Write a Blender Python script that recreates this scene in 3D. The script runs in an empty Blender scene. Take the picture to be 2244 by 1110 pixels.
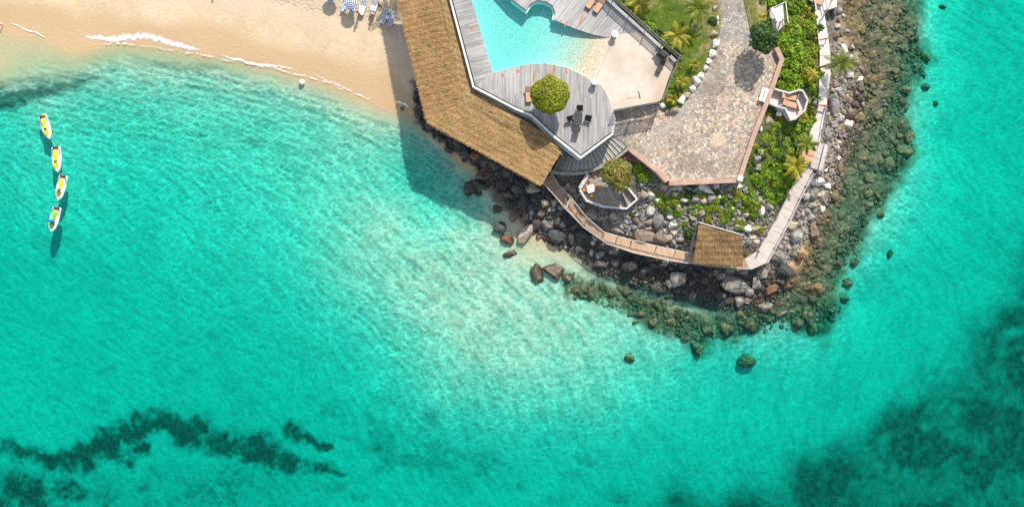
import bpy, bmesh, math, random
import numpy as np
from mathutils import Vector, Matrix, noise as mnoise
from mathutils.geometry import tessellate_polygon

random.seed(7); RNG = np.random.default_rng(7)
R = math.radians
SC = bpy.context.scene
COL = SC.collection
# ------------------------------------------------------------------ camera, sky, sun
H = 130.0            # the drone hangs this high above the sea
S = 0.06             # metres per photograph pixel at sea level
cam = bpy.data.cameras.new('camera'); camo = bpy.data.objects.new('camera', cam); COL.objects.link(camo)
camo.location = (0, 0, H); camo.rotation_euler = (0, 0, 0)
cam.sensor_width = 36; cam.lens = 36 * H / (2244 * S); cam.clip_end = 3000; cam.clip_start = 1
SC.camera = camo
SUN_EL = 40.0
sd = Vector((0.35, 1.0)).normalized()          # ground direction towards the sun
w = bpy.data.worlds.new('World'); SC.world = w; w.use_nodes = True
wn = w.node_tree.nodes; bgn = wn['Background']
sky = wn.new('ShaderNodeTexSky'); sky.sky_type = 'NISHITA'; sky.sun_disc = False
sky.sun_elevation = R(SUN_EL); sky.sun_rotation = math.atan2(sd.x, sd.y)
hs = wn.new('ShaderNodeHueSaturation'); hs.inputs['Saturation'].default_value = .55
w.node_tree.links.new(sky.outputs[0], hs.inputs['Color']); w.node_tree.links.new(hs.outputs[0], bgn.inputs[0]); bgn.inputs[1].default_value = 0.15
sl = bpy.data.lights.new('sun', 'SUN'); so = bpy.data.objects.new('sun', sl); COL.objects.link(so)
sl.energy = 4.2; sl.angle = R(0.5); sl.color = (1.0, 0.93, 0.82)
ldir = Vector((-sd.x * math.cos(R(SUN_EL)), -sd.y * math.cos(R(SUN_EL)), -math.sin(R(SUN_EL))))
so.rotation_euler = ldir.to_track_quat('-Z', 'Y').to_euler()
SC.view_settings.view_transform = 'Standard'; SC.view_settings.look = 'None'
SC.view_settings.exposure = 0.55; SC.view_settings.gamma = 1
SC.cycles.max_bounces = 8; SC.cycles.transparent_max_bounces = 24; SC.cycles.use_denoising = False
SC.cycles.sample_clamp_indirect = 6

# ------------------------------------------------------------------ helpers
def P(px, py, z=0.0):
    k = S * (H - z) / H
    return Vector(((px - 1122) * k, (555 - py) * k, z))
def PL(pts, z): return [P(a, b, z) for a, b in pts]

def smooth(o):
    for p in o.data.polygons: p.use_smooth = True
    return o
def tag(o, label=None, cat=None, group=None, kind=None):
    if label: o['label'] = label
    if cat: o['category'] = cat
    if group: o['group'] = group
    if kind: o['kind'] = kind
    return o
def root(name, label, cat, loc=(0, 0, 0), rz=0.0, group=None):
    o = bpy.data.objects.new(name, None); COL.objects.link(o)
    o.empty_display_size = .2; o.location = loc; o.rotation_euler = (0, 0, rz)
    return tag(o, label, cat, group)
def kids(o): return [c for c in COL.objects if c.parent == o]
def copy_tree(o, parent=None, _k=None):
    c = o.copy(); COL.objects.link(c)
    if parent: c.parent = parent
    for ch in list(o.children): copy_tree(ch, c)
    return c
def link_mesh(name, me, m, parent=None, world=True):
    o = bpy.data.objects.new(name, me); COL.objects.link(o)
    if m and not me.materials: me.materials.append(m)
    if parent:
        o.parent = parent
    return o
def mesh_np(name, V, F, m, parent=None, sm=False, attrs=None):
    V = np.asarray(V, dtype=np.float32); F = np.asarray(F, dtype=np.int32)
    if parent is not None: V = V - np.array(parent.location, dtype=np.float32)
    me = bpy.data.meshes.new(name); k = F.shape[1]
    me.vertices.add(len(V)); me.vertices.foreach_set('co', V.ravel())
    me.loops.add(F.size); me.loops.foreach_set('vertex_index', F.ravel())
    me.polygons.add(len(F)); me.polygons.foreach_set('loop_start', np.arange(0, F.size, k, dtype=np.int32))
    if sm: me.polygons.foreach_set('use_smooth', np.ones(len(F), dtype=bool))
    if attrs:
        for n_, a in attrs.items():
            at = me.attributes.new(n_, 'FLOAT', 'POINT'); at.data.foreach_set('value', np.asarray(a, dtype=np.float32))
    me.update(calc_edges=True)
    return link_mesh(name, me, m, parent)

class MB:
    def __init__(s): s.v = []; s.f = []
    def add(s, v, f):
        b = len(s.v); s.v += [tuple(p) for p in v]; s.f += [tuple(i + b for i in q) for q in f]; return s
    def box(s, c, sz, rz=0.0, rx=0.0, taper=1.0):
        M = Matrix.Translation(c) @ Matrix.Rotation(rz, 4, 'Z') @ Matrix.Rotation(rx, 4, 'X')
        x, y, z = sz[0] / 2, sz[1] / 2, sz[2] / 2
        v = []
        for k, t in ((-z, 1), (z, taper)):
            for i, j in ((-x, -y), (x, -y), (x, y), (-x, y)): v.append(M @ Vector((i * t, j * t, k)))
        return s.add(v, [(0, 3, 2, 1), (4, 5, 6, 7), (0, 1, 5, 4), (1, 2, 6, 5), (2, 3, 7, 6), (3, 0, 4, 7)])
    def tube(s, pts, r, n=6, r1=None):
        pts = [Vector(p) for p in pts]; v = []; f = []; N = len(pts)
        for i, p in enumerate(pts):
            d = (pts[min(i + 1, N - 1)] - pts[max(i - 1, 0)]).normalized()
            a = d.orthogonal().normalized() if abs(d.z) > .95 else d.cross(Vector((0, 0, 1))).normalized()
            b = d.cross(a); rr = r if r1 is None else r + (r1 - r) * i / (N - 1)
            for k in range(n):
                t = 2 * math.pi * k / n; v.append(p + a * rr * math.cos(t) + b * rr * math.sin(t))
        for i in range(N - 1):
            for k in range(n):
                k2 = (k + 1) % n; f.append((i * n + k, i * n + k2, i * n + n + k2, i * n + n + k))
        f.append(tuple(range(n))[::-1]); f.append(tuple((N - 1) * n + k for k in range(n)))
        return s.add(v, f)
    def prism(s, pts, z0, bottom=False):
        """pts: world outline with top heights; walls drop to z0"""
        pts = [Vector(p) for p in pts]; n = len(pts)
        t = tessellate_polygon([[Vector((p.x, p.y, 0)) for p in pts]])
        v = pts + [Vector((p.x, p.y, z0)) for p in pts]
        f = []
        for q in t:
            a, b, c = [pts[i] for i in q]
            f.append(q if (b - a).cross(c - a).z > 0 else q[::-1])
        for i in range(n): j = (i + 1) % n; f.append((i, i + n, j + n, j))
        if bottom: f += [tuple(i + n for i in q) for q in t]
        return s.add(v, f)
    def sheet(s, pts):
        pts = [Vector(p) for p in pts]
        f = []
        for q in tessellate_polygon([[Vector((p.x, p.y, 0)) for p in pts]]):
            a, b, c = [pts[i] for i in q]; f.append(q if (b - a).cross(c - a).z > 0 else q[::-1])
        return s.add(pts, f)
    def wall(s, path, wd, z0, dz, closed=False, lift=None):
        """mitred wall along path (points carry their top height when dz is None)"""
        L, Rr = ribbon(path, wd, closed); n = len(path); v = []; f = []
        for i in range(n):
            zt = path[i].z if dz is None else z0 + dz
            zb = z0 if lift is None else zt - lift
            for q in (L[i], Rr[i]): v += [(q.x, q.y, zb), (q.x, q.y, zt)]
        m = n if closed else n - 1
        for i in range(m):
            a = 4 * i; b = 4 * ((i + 1) % n)
            f += [(a + 1, a + 3, b + 3, b + 1), (a, a + 1, b + 1, b), (a + 2, b + 2, b + 3, a + 3), (a, b, b + 2, a + 2)]
        if not closed:
            f += [(0, 2, 3, 1)]; a = 4 * (n - 1); f += [(a, a + 1, a + 3, a + 2)]
        return s.add(v, f)
    def build(s, name, m, parent=None, sm=False):
        me = bpy.data.meshes.new(name); off = Vector(parent.location) if parent is not None else Vector((0, 0, 0))
        if parent is not None and parent.parent is not None:
            off = off + Vector(parent.parent.location)
        me.from_pydata([Vector(p) - off for p in s.v], [], s.f)
        bm = bmesh.new(); bm.from_mesh(me); bmesh.ops.recalc_face_normals(bm, faces=bm.faces); bm.to_mesh(me); bm.free()
        o = link_mesh(name, me, m, parent)
        if sm: smooth(o)
        return o
def ribbon(path, wd, closed=False):
    n = len(path); L = []; Rr = []
    for i in range(n):
        if closed: a, b, c = path[i - 1], path[i], path[(i + 1) % n]
        else: a, b, c = path[max(i - 1, 0)], path[i], path[min(i + 1, n - 1)]
        d0 = Vector((b.x - a.x, b.y - a.y)); d1 = Vector((c.x - b.x, c.y - b.y))
        if d0.length < 1e-6: d0 = d1
        if d1.length < 1e-6: d1 = d0
        d0.normalize(); d1.normalize()
        n0 = Vector((-d0.y, d0.x)); n1 = Vector((-d1.y, d1.x)); m_ = (n0 + n1).normalized()
        k = wd / 2 / max(.4, m_.dot(n0))
        L.append(Vector((b.x + m_.x * k, b.y + m_.y * k, b.z))); Rr.append(Vector((b.x - m_.x * k, b.y - m_.y * k, b.z)))
    return L, Rr
def resample(path, step):
    out = [path[0].copy()]
    for a, b in zip(path, path[1:]):
        n = max(1, round((b - a).length / step))
        for i in range(1, n + 1): out.append(a.lerp(b, i / n))
    return out

# value noise, numpy
def _hash(ix, iy, seed):
    h = (ix.astype(np.int64) * 374761393 + iy.astype(np.int64) * 668265263 + seed * 974634777) & 0xFFFFFFFF
    h = ((h ^ (h >> 13)) * 1274126177) & 0xFFFFFFFF
    return ((h ^ (h >> 16)) & 0xFFFFFF) / float(0xFFFFFF)
def vn(x, y, seed=0):
    ix = np.floor(x); iy = np.floor(y); fx = x - ix; fy = y - iy
    fx = fx * fx * fx * (fx * (fx * 6 - 15) + 10); fy = fy * fy * fy * (fy * (fy * 6 - 15) + 10)
    a = _hash(ix, iy, seed); b = _hash(ix + 1, iy, seed); c = _hash(ix, iy + 1, seed); d = _hash(ix + 1, iy + 1, seed)
    return a + (b - a) * fx + (c - a) * fy + (a - b - c + d) * fx * fy
def fbm(x, y, oct=4, seed=0, gain=.5):
    t = 0; a = 1; n = 0
    for i in range(oct):
        t = t + a * vn(x * 2 ** i + 17.3 * i, y * 2 ** i - 9.1 * i, seed + i); n += a; a *= gain
    return t / n
def sstep(a, b, x):
    t = np.clip((x - a) / (b - a), 0, 1); return t * t * (3 - 2 * t)

# ------------------------------------------------------------------ materials
def nd(nt, t, ins=None, **props):
    n = nt.nodes.new('ShaderNode' + t)
    for k, v in props.items(): setattr(n, k, v)
    for k, v in (ins or {}).items():
        if isinstance(v, bpy.types.NodeSocket): nt.links.new(v, n.inputs[k])
        else: n.inputs[k].default_value = v
    return n
def c4(c): return (c[0], c[1], c[2], 1)
def newmat(name):
    m = bpy.data.materials.new(name); m.use_nodes = True; nt = m.node_tree
    return m, nt, nt.nodes['Principled BSDF']
def mixc(nt, f, a, b, mode='MIX'):
    n = nd(nt, 'Mix', data_type='RGBA', blend_type=mode)
    for i, v in ((0, f), (6, a), (7, b)):
        if isinstance(v, bpy.types.NodeSocket): nt.links.new(v, n.inputs[i])
        else: n.inputs[i].default_value = v if i == 0 else c4(v)
    return n.outputs[2]
def ramp(nt, f, stops, interp='LINEAR'):
    n = nd(nt, 'ValToRGB', {0: f}); cr = n.color_ramp; cr.interpolation = interp
    while len(cr.elements) < len(stops): cr.elements.new(.5)
    for e, (p, c) in zip(cr.elements, stops): e.position = p; e.color = c4(c) if len(c) == 3 else c
    return n.outputs[0]
def g3(v): return (v, v, v)
def mth(nt, op, a, b=0.0, clamp=False):
    return nd(nt, 'Math', {0: a, 1: b}, operation=op, use_clamp=clamp).outputs[0]
def coords(nt, kind='pos', scale=(1, 1, 1), rot=0.0):
    s = nd(nt, 'NewGeometry').outputs['Position'] if kind == 'pos' else nd(nt, 'TexCoord').outputs['Object']
    if rot: s = nd(nt, 'Mapping', {0: s, 2: (0, 0, rot)}).outputs[0]
    if tuple(scale) != (1, 1, 1): s = nd(nt, 'Mapping', {0: s, 3: scale}).outputs[0]
    return s
def noi(nt, co, scale, detail=4, rough=.55): return nd(nt, 'TexNoise', {'Vector': co, 'Scale': scale, 'Detail': detail, 'Roughness': rough}).outputs[0]
def bumpit(nt, bs, h, st, dist=.05): nt.links.new(nd(nt, 'Bump', {'Strength': st, 'Distance': dist, 'Height': h}).outputs[0], bs.inputs['Normal'])

def noisy(name, a, b, scale=3, rough=.8, bump=.3, kind='pos', stretch=(1, 1, 1), rot=0, c=None, dist=.05):
    m, nt, bs = newmat(name); co = coords(nt, kind, stretch, rot)
    n1 = noi(nt, co, scale, 5); col = ramp(nt, n1, [(.3, a), (.7, b)])
    if c: col = mixc(nt, ramp(nt, noi(nt, co, scale * .23, 3), [(.45, g3(0)), (.65, g3(1))]), col, c)
    nt.links.new(col, bs.inputs['Base Color']); bs.inputs['Roughness'].default_value = rough
    if bump: bumpit(nt, bs, noi(nt, co, scale * 3, 4), bump, dist)
    return m
def plain(name, c, rough=.5, metal=0): return noisy(name, [x * .93 for x in c], [min(1, x * 1.06) for x in c], 5, rough, .05, 'obj')

def planks(name, rot, wd, a, b, c, gap=.35):
    """boards running along local x after turning by rot; wd = board width"""
    m, nt, bs = newmat(name); co = coords(nt, 'pos', (1, 1, 1), rot)
    sx = nd(nt, 'SeparateXYZ', {0: co}); v = mth(nt, 'DIVIDE', sx.outputs[1], wd); fl = mth(nt, 'FLOOR', v); fr = mth(nt, 'FRACT', v)
    # boards butt end to end at staggered joints
    off = nd(nt, 'TexWhiteNoise', {'W': fl}, noise_dimensions='1D').outputs[0]
    u = mth(nt, 'ADD', mth(nt, 'DIVIDE', sx.outputs[0], 3.2), mth(nt, 'MULTIPLY', off, 7.0)); fu = mth(nt, 'FLOOR', u)
    rnd = nd(nt, 'TexWhiteNoise', {'Vector': nd(nt, 'CombineXYZ', {0: fl, 1: fu}).outputs[0]}, noise_dimensions='2D').outputs[0]
    st = nd(nt, 'Mapping', {0: co, 3: (.22, 4.5, 1)}).outputs[0]; gr = noi(nt, st, 1.4, 6, .7)
    big = noi(nt, co, .25, 4)
    f = mth(nt, 'ADD', mth(nt, 'MULTIPLY', rnd, .24), mth(nt, 'ADD', mth(nt, 'MULTIPLY', gr, .72), mth(nt, 'MULTIPLY', big, .42)))
    col = ramp(nt, f, [(.3, a), (.62, b), (.95, c)])
    edge = mth(nt, 'ABSOLUTE', mth(nt, 'SUBTRACT', fr, .5)); e = ramp(nt, edge, [(.42, g3(0)), (.49, g3(1))])
    col = mixc(nt, mth(nt, 'MULTIPLY', e, gap), col, [x * .25 for x in a])
    nt.links.new(col, bs.inputs['Base Color']); bs.inputs['Roughness'].default_value = .75
    bumpit(nt, bs, mth(nt, 'SUBTRACT', gr, e), .35, .02); return m

def rockmat(name, a, b, c, wet=True, scale=1.0):
    m, nt, bs = newmat(name); oi = nd(nt, 'ObjectInfo'); co = coords(nt, 'pos')
    n1 = noi(nt, co, 1.1 * scale, 6, .65); n2 = noi(nt, co, 7 * scale, 5, .7)
    col = ramp(nt, n1, [(.3, a), (.55, b), (.75, c)])
    col = mixc(nt, .55, col, ramp(nt, n2, [(.3, g3(.25)), (.7, g3(.95))]), 'OVERLAY')
    vor = nd(nt, 'TexVoronoi', {'Vector': nd(nt, 'Mapping', {0: co, 3: (1, 1.6, 1), 2: (0, 0, .7)}).outputs[0], 'Scale': .75}, feature='DISTANCE_TO_EDGE').outputs[0]
    crack = ramp(nt, mth(nt, 'ADD', vor, mth(nt, 'MULTIPLY', n2, .04)), [(.018, g3(.25)), (.045, g3(1))])
    col = mixc(nt, .75, col, crack, 'MULTIPLY')
    rnd_ = mth(nt, 'FRACT', mth(nt, 'ADD', oi.outputs['Random'], nd(nt, 'NewGeometry').outputs['Random Per Island']))
    rv = ramp(nt, rnd_, [(0, g3(.62)), (.5, g3(1)), (1, g3(1.3))])
    col = mixc(nt, 1.0, col, rv, 'MULTIPLY')
    rg = bs.inputs['Roughness']; rg.default_value = .85
    if wet:
        z = nd(nt, 'SeparateXYZ', {0: nd(nt, 'NewGeometry').outputs['Position']}).outputs[2]
        zz = mth(nt, 'ADD', z, mth(nt, 'MULTIPLY', n1, .5))
        wf = ramp(nt, zz, [(.35, g3(1)), (.75, g3(0))])
        alg = ramp(nt, n2, [(.35, (.022, .018, .012)), (.6, (.065, .04, .018)), (.75, (.15, .08, .03))])
        col = mixc(nt, mth(nt, 'MULTIPLY', wf, .8), col, alg)
        nt.links.new(mth(nt, 'SUBTRACT', .85, mth(nt, 'MULTIPLY', wf, .5)), rg)
    nt.links.new(col, bs.inputs['Base Color'])
    bumpit(nt, bs, mth(nt, 'ADD', mth(nt, 'MULTIPLY', n1, .6), mth(nt, 'ADD', mth(nt, 'MULTIPLY', n2, .4), mth(nt, 'MULTIPLY', crack, .5))), .8, .12); return m

def leafmat(name, cols, trans=.35):
    m, nt, bs = newmat(name); g = nd(nt, 'NewGeometry'); r = g.outputs['Random Per Island']
    st = [(i / max(1, len(cols) - 1), c) for i, c in enumerate(cols)]
    col = ramp(nt, r, st, 'LINEAR'); n1 = noi(nt, g.outputs['Position'], .8, 3)
    col = mixc(nt, .5, col, ramp(nt, n1, [(.3, g3(.55)), (.7, g3(1.2))]), 'MULTIPLY')
    nt.links.new(col, bs.inputs['Base Color']); bs.inputs['Roughness'].default_value = .5
    tr = nd(nt, 'BsdfTranslucent', {0: col}); mx = nd(nt, 'MixShader', {0: trans, 1: bs.outputs[0], 2: tr.outputs[0]})
    nt.links.new(mx.outputs[0], nt.nodes['Material Output'].inputs[0]); return m

def watermat(name, sig, scale, bump):
    m, nt, bs = newmat(name); nt.nodes.remove(bs); out = nt.nodes['Material Output']
    co = coords(nt, 'pos'); h = mth(nt, 'ADD', noi(nt, co, scale, 4), mth(nt, 'MULTIPLY', noi(nt, co, scale * 3.1, 3), .4))
    bp = nd(nt, 'Bump', {'Strength': bump, 'Distance': .25, 'Height': h}).outputs[0]
    fc = nd(nt, 'LayerWeight', {'Blend': .5}).outputs['Facing']
    fr = mth(nt, 'ADD', mth(nt, 'MULTIPLY', mth(nt, 'POWER', fc, 5.0), .96), .008)
    gl = nd(nt, 'BsdfGlossy', {'Color': (1, 1, 1, 1), 'Roughness': .06, 'Normal': bp})
    tr = nd(nt, 'BsdfTransparent', {0: (1, 1, 1, 1)})
    nt.links.new(nd(nt, 'MixShader', {0: fr, 1: tr.outputs[0], 2: gl.outputs[0]}).outputs[0], out.inputs['Surface'])
    D = max(sig) * 1.02
    va = nd(nt, 'VolumeAbsorption', {'Color': c4([1 - s / D for s in sig]), 'Density': D})
    nt.links.new(va.outputs[0], out.inputs['Volume']); return m

M = {}
M['sea'] = watermat('sea_water', (.80, .028, .030), 2.2, .18)
M['poolw'] = watermat('pool_water', (.36, .02, .03), 3.2, .15)
M['deckA'] = planks('deck_boards_a', R(-14), .16, (.13, .13, .132), (.27, .267, .262), (.47, .46, .45))
M['deckB'] = planks('deck_boards_b', R(90), .16, (.13, .127, .128), (.27, .262, .257), (.47, .45, .435))
M['deckC'] = planks('deck_boards_c', R(-52), .16, (.14, .14, .145), (.29, .284, .278), (.49, .48, .47))
M['terrB'] = planks('terrace_boards', R(60), .16, (.14, .12, .11), (.28, .24, .21), (.42, .37, .32))
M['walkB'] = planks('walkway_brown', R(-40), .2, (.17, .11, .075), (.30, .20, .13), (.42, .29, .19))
M['walkG'] = planks('walkway_grey', R(20), .2, (.30, .26, .24), (.48, .43, .40), (.62, .57, .54))
M['walkC'] = noisy('walkway_concrete', (.46, .42, .39), (.64, .6, .56), 1.3, .9, .3, c=(.36, .32, .29))
M['white'] = noisy('white_paint', (.68, .68, .67), (.82, .82, .81), 1.5, .55, .08, c=(.6, .6, .58))
M['whitecap'] = noisy('white_capping', (.5, .5, .49), (.68, .68, .66), .9, .6, .08)
M['render'] = noisy('painted_wall', (.42, .46, .47), (.52, .57, .58), 1, .8, .1)
M['patio'] = noisy('patio_concrete', (.52, .43, .35), (.61, .52, .43), 1.1, .9, .25, c=(.45, .37, .29))
M['plaster'] = noisy('pool_plaster', (.70, .76, .70), (.82, .86, .82), 1.8, .6, .1)
def mk_floor():
    m, nt, bs = newmat('pool_floor'); co = coords(nt, 'pos'); n1 = noi(nt, co, 2.2, 5, .6)
    c = mixc(nt, nd(nt, 'Attribute', attribute_name='sandy').outputs['Fac'], ramp(nt, n1, [(.3, (.36, .44, .41)), (.7, (.50, .56, .53))]), ramp(nt, n1, [(.3, (.50, .32, .20)), (.7, (.58, .41, .28))]))
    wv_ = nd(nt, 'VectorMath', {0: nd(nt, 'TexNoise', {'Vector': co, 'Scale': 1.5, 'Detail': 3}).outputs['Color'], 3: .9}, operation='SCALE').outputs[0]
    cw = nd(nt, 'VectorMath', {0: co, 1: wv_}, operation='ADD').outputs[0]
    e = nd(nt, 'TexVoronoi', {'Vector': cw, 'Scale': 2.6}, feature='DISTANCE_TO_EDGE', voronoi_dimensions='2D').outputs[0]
    c = mixc(nt, mth(nt, 'MULTIPLY', ramp(nt, e, [(0, g3(1)), (.12, g3(.3)), (.3, g3(0))]), .55), c, (.80, .80, .74))  # pale caustic light lines painted into the floor colour
    til = nd(nt, 'TexBrick', {'Vector': nd(nt, 'Mapping', {0: co, 2: (0, 0, R(20))}).outputs[0], 'Color1': c4(g3(1)), 'Color2': c4(g3(.93)), 'Mortar': c4(g3(.72)), 'Scale': 1.6, 'Mortar Size': .012, 'Brick Width': .5, 'Row Height': .5}, offset=0.0).outputs[0]
    c = mixc(nt, .6, c, til, 'MULTIPLY')
    nt.links.new(c, bs.inputs['Base Color']); bs.inputs['Roughness'].default_value = .8; return m
M['poolfloor'] = mk_floor()
M['metal'] = noisy('dark_metal', (.015, .015, .018), (.035, .034, .036), 4, .45, .1, 'obj')
M['mesh'] = noisy('charcoal_fabric', (.035, .033, .034), (.075, .07, .068), 9, .9, .3, 'obj')
M['peach'] = noisy('peach_cushion', (.46, .27, .16), (.56, .34, .22), 2, .9, .15, 'obj')
M['brownw'] = noisy('brown_frame', (.06, .035, .022), (.11, .07, .045), 4, .7, .2, 'obj')
M['greyw'] = noisy('weathered_timber', (.19, .17, .155), (.36, .32, .29), 3, .8, .3)
M['palew'] = noisy('pale_timber', (.38, .355, .34), (.57, .54, .515), 2, .7, .2)
M['orangew'] = noisy('orange_timber', (.42, .17, .03), (.58, .27, .06), 5, .5, .2, 'obj')
M['trunk'] = noisy('bark', (.10, .08, .06), (.22, .18, .14), 6, .9, .6)
M['soil'] = noisy('soil', (.10, .085, .065), (.2, .17, .13), 2.5, .95, .5, c=(.05, .055, .03))
M['terracotta'] = noisy('terracotta', (.38, .13, .05), (.5, .2, .09), 5, .8, .1)
M['skin'] = noisy('skin', (.46, .20, .13), (.54, .26, .17), 6, .5, .05, 'obj')
M['hair'] = noisy('hair', (.02, .012, .01), (.04, .025, .018), 14, .6, .3, 'obj')
M['navy'] = noisy('navy_cloth', (.02, .03, .09), (.04, .06, .16), 8, .9, .2, 'obj')
M['darkc'] = noisy('dark_cloth', (.03, .02, .02), (.07, .045, .04), 8, .9, .2, 'obj')
M['towel'] = noisy('white_towel', (.72, .72, .74), (.82, .82, .83), 4, .95, .3, 'obj')
M['yellow'] = noisy('yellow_vinyl', (.72, .56, .005), (.82, .68, .01), 2, .35, .05, 'obj')
M['lime'] = noisy('lime_vinyl', (.16, .56, .01), (.24, .68, .03), 2, .35, .05, 'obj')
M['blue'] = noisy('blue_cloth', (.01, .12, .42), (.03, .2, .55), 3, .6, .2, 'obj')
M['gel'] = noisy('white_gelcoat', (.76, .77, .78), (.82, .83, .84), 2, .18, .02, 'obj')
M['rubber'] = noisy('black_mat', (.03, .022, .022), (.07, .05, .05), 9, .8, .3, 'obj')
M['red'] = noisy('red_rope', (.38, .05, .03), (.5, .08, .05), 8, .7, .2)
M['stonecurb'] = noisy('kerb_stone', (.22, .22, .19), (.45, .43, .37), 3, .9, .5)
M['stair'] = noisy('stair_stone', (.17, .175, .16), (.46, .445, .39), 7, .9, .5)
M['deckbr'] = noisy('red_mulch', (.17, .09, .065), (.27, .15, .11), 4, .95, .6)
M['black'] = noisy('black_cover', (.012, .012, .016), (.025, .025, .03), 3, .6, .2, 'obj')
M['rk_g'] = rockmat('grey_granite', (.12, .115, .105), (.25, .23, .205), (.41, .375, .325))
M['rk_d'] = rockmat('dark_basalt', (.022, .025, .026), (.055, .057, .056), (.13, .122, .112))
M['rk_b'] = rockmat('brown_rock', (.085, .06, .045), (.17, .125, .09), (.28, .22, .17))
M['rk_t'] = rockmat('tan_rock', (.21, .165, .12), (.37, .305, .235), (.53, .46, .37))
M['rk_w'] = rockmat('pale_limestone', (.5, .45, .38), (.68, .64, .57), (.78, .76, .71), False)
M['rk_o'] = rockmat('rusty_rock', (.07, .03, .018), (.2, .085, .04), (.32, .16, .09))
M['rk_r'] = rockmat('coral_rock', (.03, .024, .012), (.145, .108, .048), (.34, .25, .12), False, 2.2)
M['lf_b'] = leafmat('bright_leaves', [(.04, .12, .003), (.12, .29, .005), (.22, .42, .008), (.40, .48, .02), (.08, .21, .005)])
M['lf_y'] = leafmat('yellow_green_leaves', [(.06, .12, .006), (.16, .26, .008), (.34, .38, .015), (.52, .40, .03), (.09, .18, .008)])
M['lf_d'] = leafmat('deep_green_leaves', [(.012, .04, .008), (.03, .085, .012), (.07, .16, .015), (.11, .2, .03), (.02, .06, .012)])
M['lf_t'] = leafmat('topiary_leaves', [(.07, .13, .004), (.2, .31, .006), (.36, .42, .012), (.55, .48, .025), (.12, .22, .006), (.38, .24, .04)])
M['lf_o'] = leafmat('russet_leaves', [(.05, .13, .01), (.32, .16, .03), (.14, .26, .012), (.5, .27, .07), (.10, .22, .01), (.45, .38, .14)])
M['lf_p'] = leafmat('palm_leaves', [(.06, .12, .01), (.16, .22, .012), (.3, .3, .02), (.1, .17, .012)])
M['lf_py'] = leafmat('yellow_palm_leaves', [(.14, .2, .01), (.38, .34, .02), (.55, .42, .03), (.22, .26, .015)])

def mk_terrain():
    m, nt, bs = newmat('ground'); A = lambda n: nd(nt, 'Attribute', attribute_name=n).outputs['Fac']
    co = coords(nt, 'pos'); n1 = noi(nt, co, .35, 6, .6); n2 = noi(nt, co, 2.4, 5, .6); n3 = noi(nt, co, 9, 4)
    sand = ramp(nt, n1, [(.3, (.52, .395, .25)), (.7, (.60, .47, .315))])
    sand = mixc(nt, .35, sand, ramp(nt, n2, [(.35, g3(.38)), (.65, g3(.62))]), 'OVERLAY')
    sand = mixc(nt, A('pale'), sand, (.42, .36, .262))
    sand = mixc(nt, mth(nt, 'MULTIPLY', A('trough'), .8), sand, (.19, .19, .14))  # ripple troughs darkened, also to sharpen the painted caustic contrast
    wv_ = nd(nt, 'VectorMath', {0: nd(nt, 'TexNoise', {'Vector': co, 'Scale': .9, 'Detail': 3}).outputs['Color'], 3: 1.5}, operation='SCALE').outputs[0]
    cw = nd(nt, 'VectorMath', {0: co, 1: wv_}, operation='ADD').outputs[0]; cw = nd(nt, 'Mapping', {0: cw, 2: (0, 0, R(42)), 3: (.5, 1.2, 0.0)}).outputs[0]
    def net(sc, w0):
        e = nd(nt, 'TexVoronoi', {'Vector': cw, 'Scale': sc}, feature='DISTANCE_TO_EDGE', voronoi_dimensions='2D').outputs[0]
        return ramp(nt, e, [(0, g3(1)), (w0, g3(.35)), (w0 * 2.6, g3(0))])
    caustic_nets = mth(nt, 'ADD', mth(nt, 'MULTIPLY', net(1.3, .1), .6), mth(nt, 'MULTIPLY', net(2.9, .12), .45))
    caustic_nets = mth(nt, 'MULTIPLY', caustic_nets, ramp(nt, noi(nt, co, .6, 4, .6), [(.32, g3(.25)), (.66, g3(1))]))
    sand = mixc(nt, mth(nt, 'MULTIPLY', caustic_nets, mth(nt, 'MULTIPLY', A('caustic_k'), .95)), sand, (.92, .83, .66))  # caustic light on the sea bed painted as pale lines in the sand
    sand = mixc(nt, 1.0, sand, ramp(nt, noi(nt, co, .14, 4, .55), [(.3, g3(.93)), (.7, g3(1.1))]), 'MULTIPLY')
    sand = mixc(nt, A('olive'), sand, (.40, .345, .20))
    sand = mixc(nt, A('wet'), sand, (.50, .35, .20))
    sand = mixc(nt, A('dry'), sand, (.56, .455, .325))
    soil = ramp(nt, n2, [(.3, (.055, .05, .04)), (.55, (.16, .14, .11)), (.75, (.30, .26, .21))])
    col = mixc(nt, A('soil'), sand, soil)
    grass = ramp(nt, n2, [(.3, (.02, .035, .008)), (.5, (.06, .10, .014)), (.66, (.12, .14, .03)), (.8, (.22, .18, .11))])
    col = mixc(nt, A('green'), col, grass)
    reef = ramp(nt, n2, [(.3, (.032, .026, .014)), (.5, (.115, .088, .044)), (.7, (.26, .20, .105))])
    reef = mixc(nt, .6, reef, ramp(nt, n3, [(.3, g3(.2)), (.7, g3(.8))]), 'OVERLAY')
    col = mixc(nt, A('reef'), col, reef)
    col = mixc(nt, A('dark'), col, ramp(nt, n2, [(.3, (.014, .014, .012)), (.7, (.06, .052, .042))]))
    weed = ramp(nt, n2, [(.3, (.012, .035, .025)), (.6, (.03, .075, .05)), (.8, (.09, .16, .1))])
    col = mixc(nt, A('weed'), col, weed)
    nt.links.new(col, bs.inputs['Base Color']); bs.inputs['Roughness'].default_value = .95
    h = mth(nt, 'ADD', n2, mth(nt, 'MULTIPLY', n3, .35)); tr = A('tread')
    nt.links.new(nd(nt, 'Bump', {'Strength': mth(nt, 'ADD', .25, mth(nt, 'MULTIPLY', tr, .75)), 'Distance': .3, 'Height': h}).outputs[0], bs.inputs['Normal'])
    return m
M['ground'] = mk_terrain()

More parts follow.
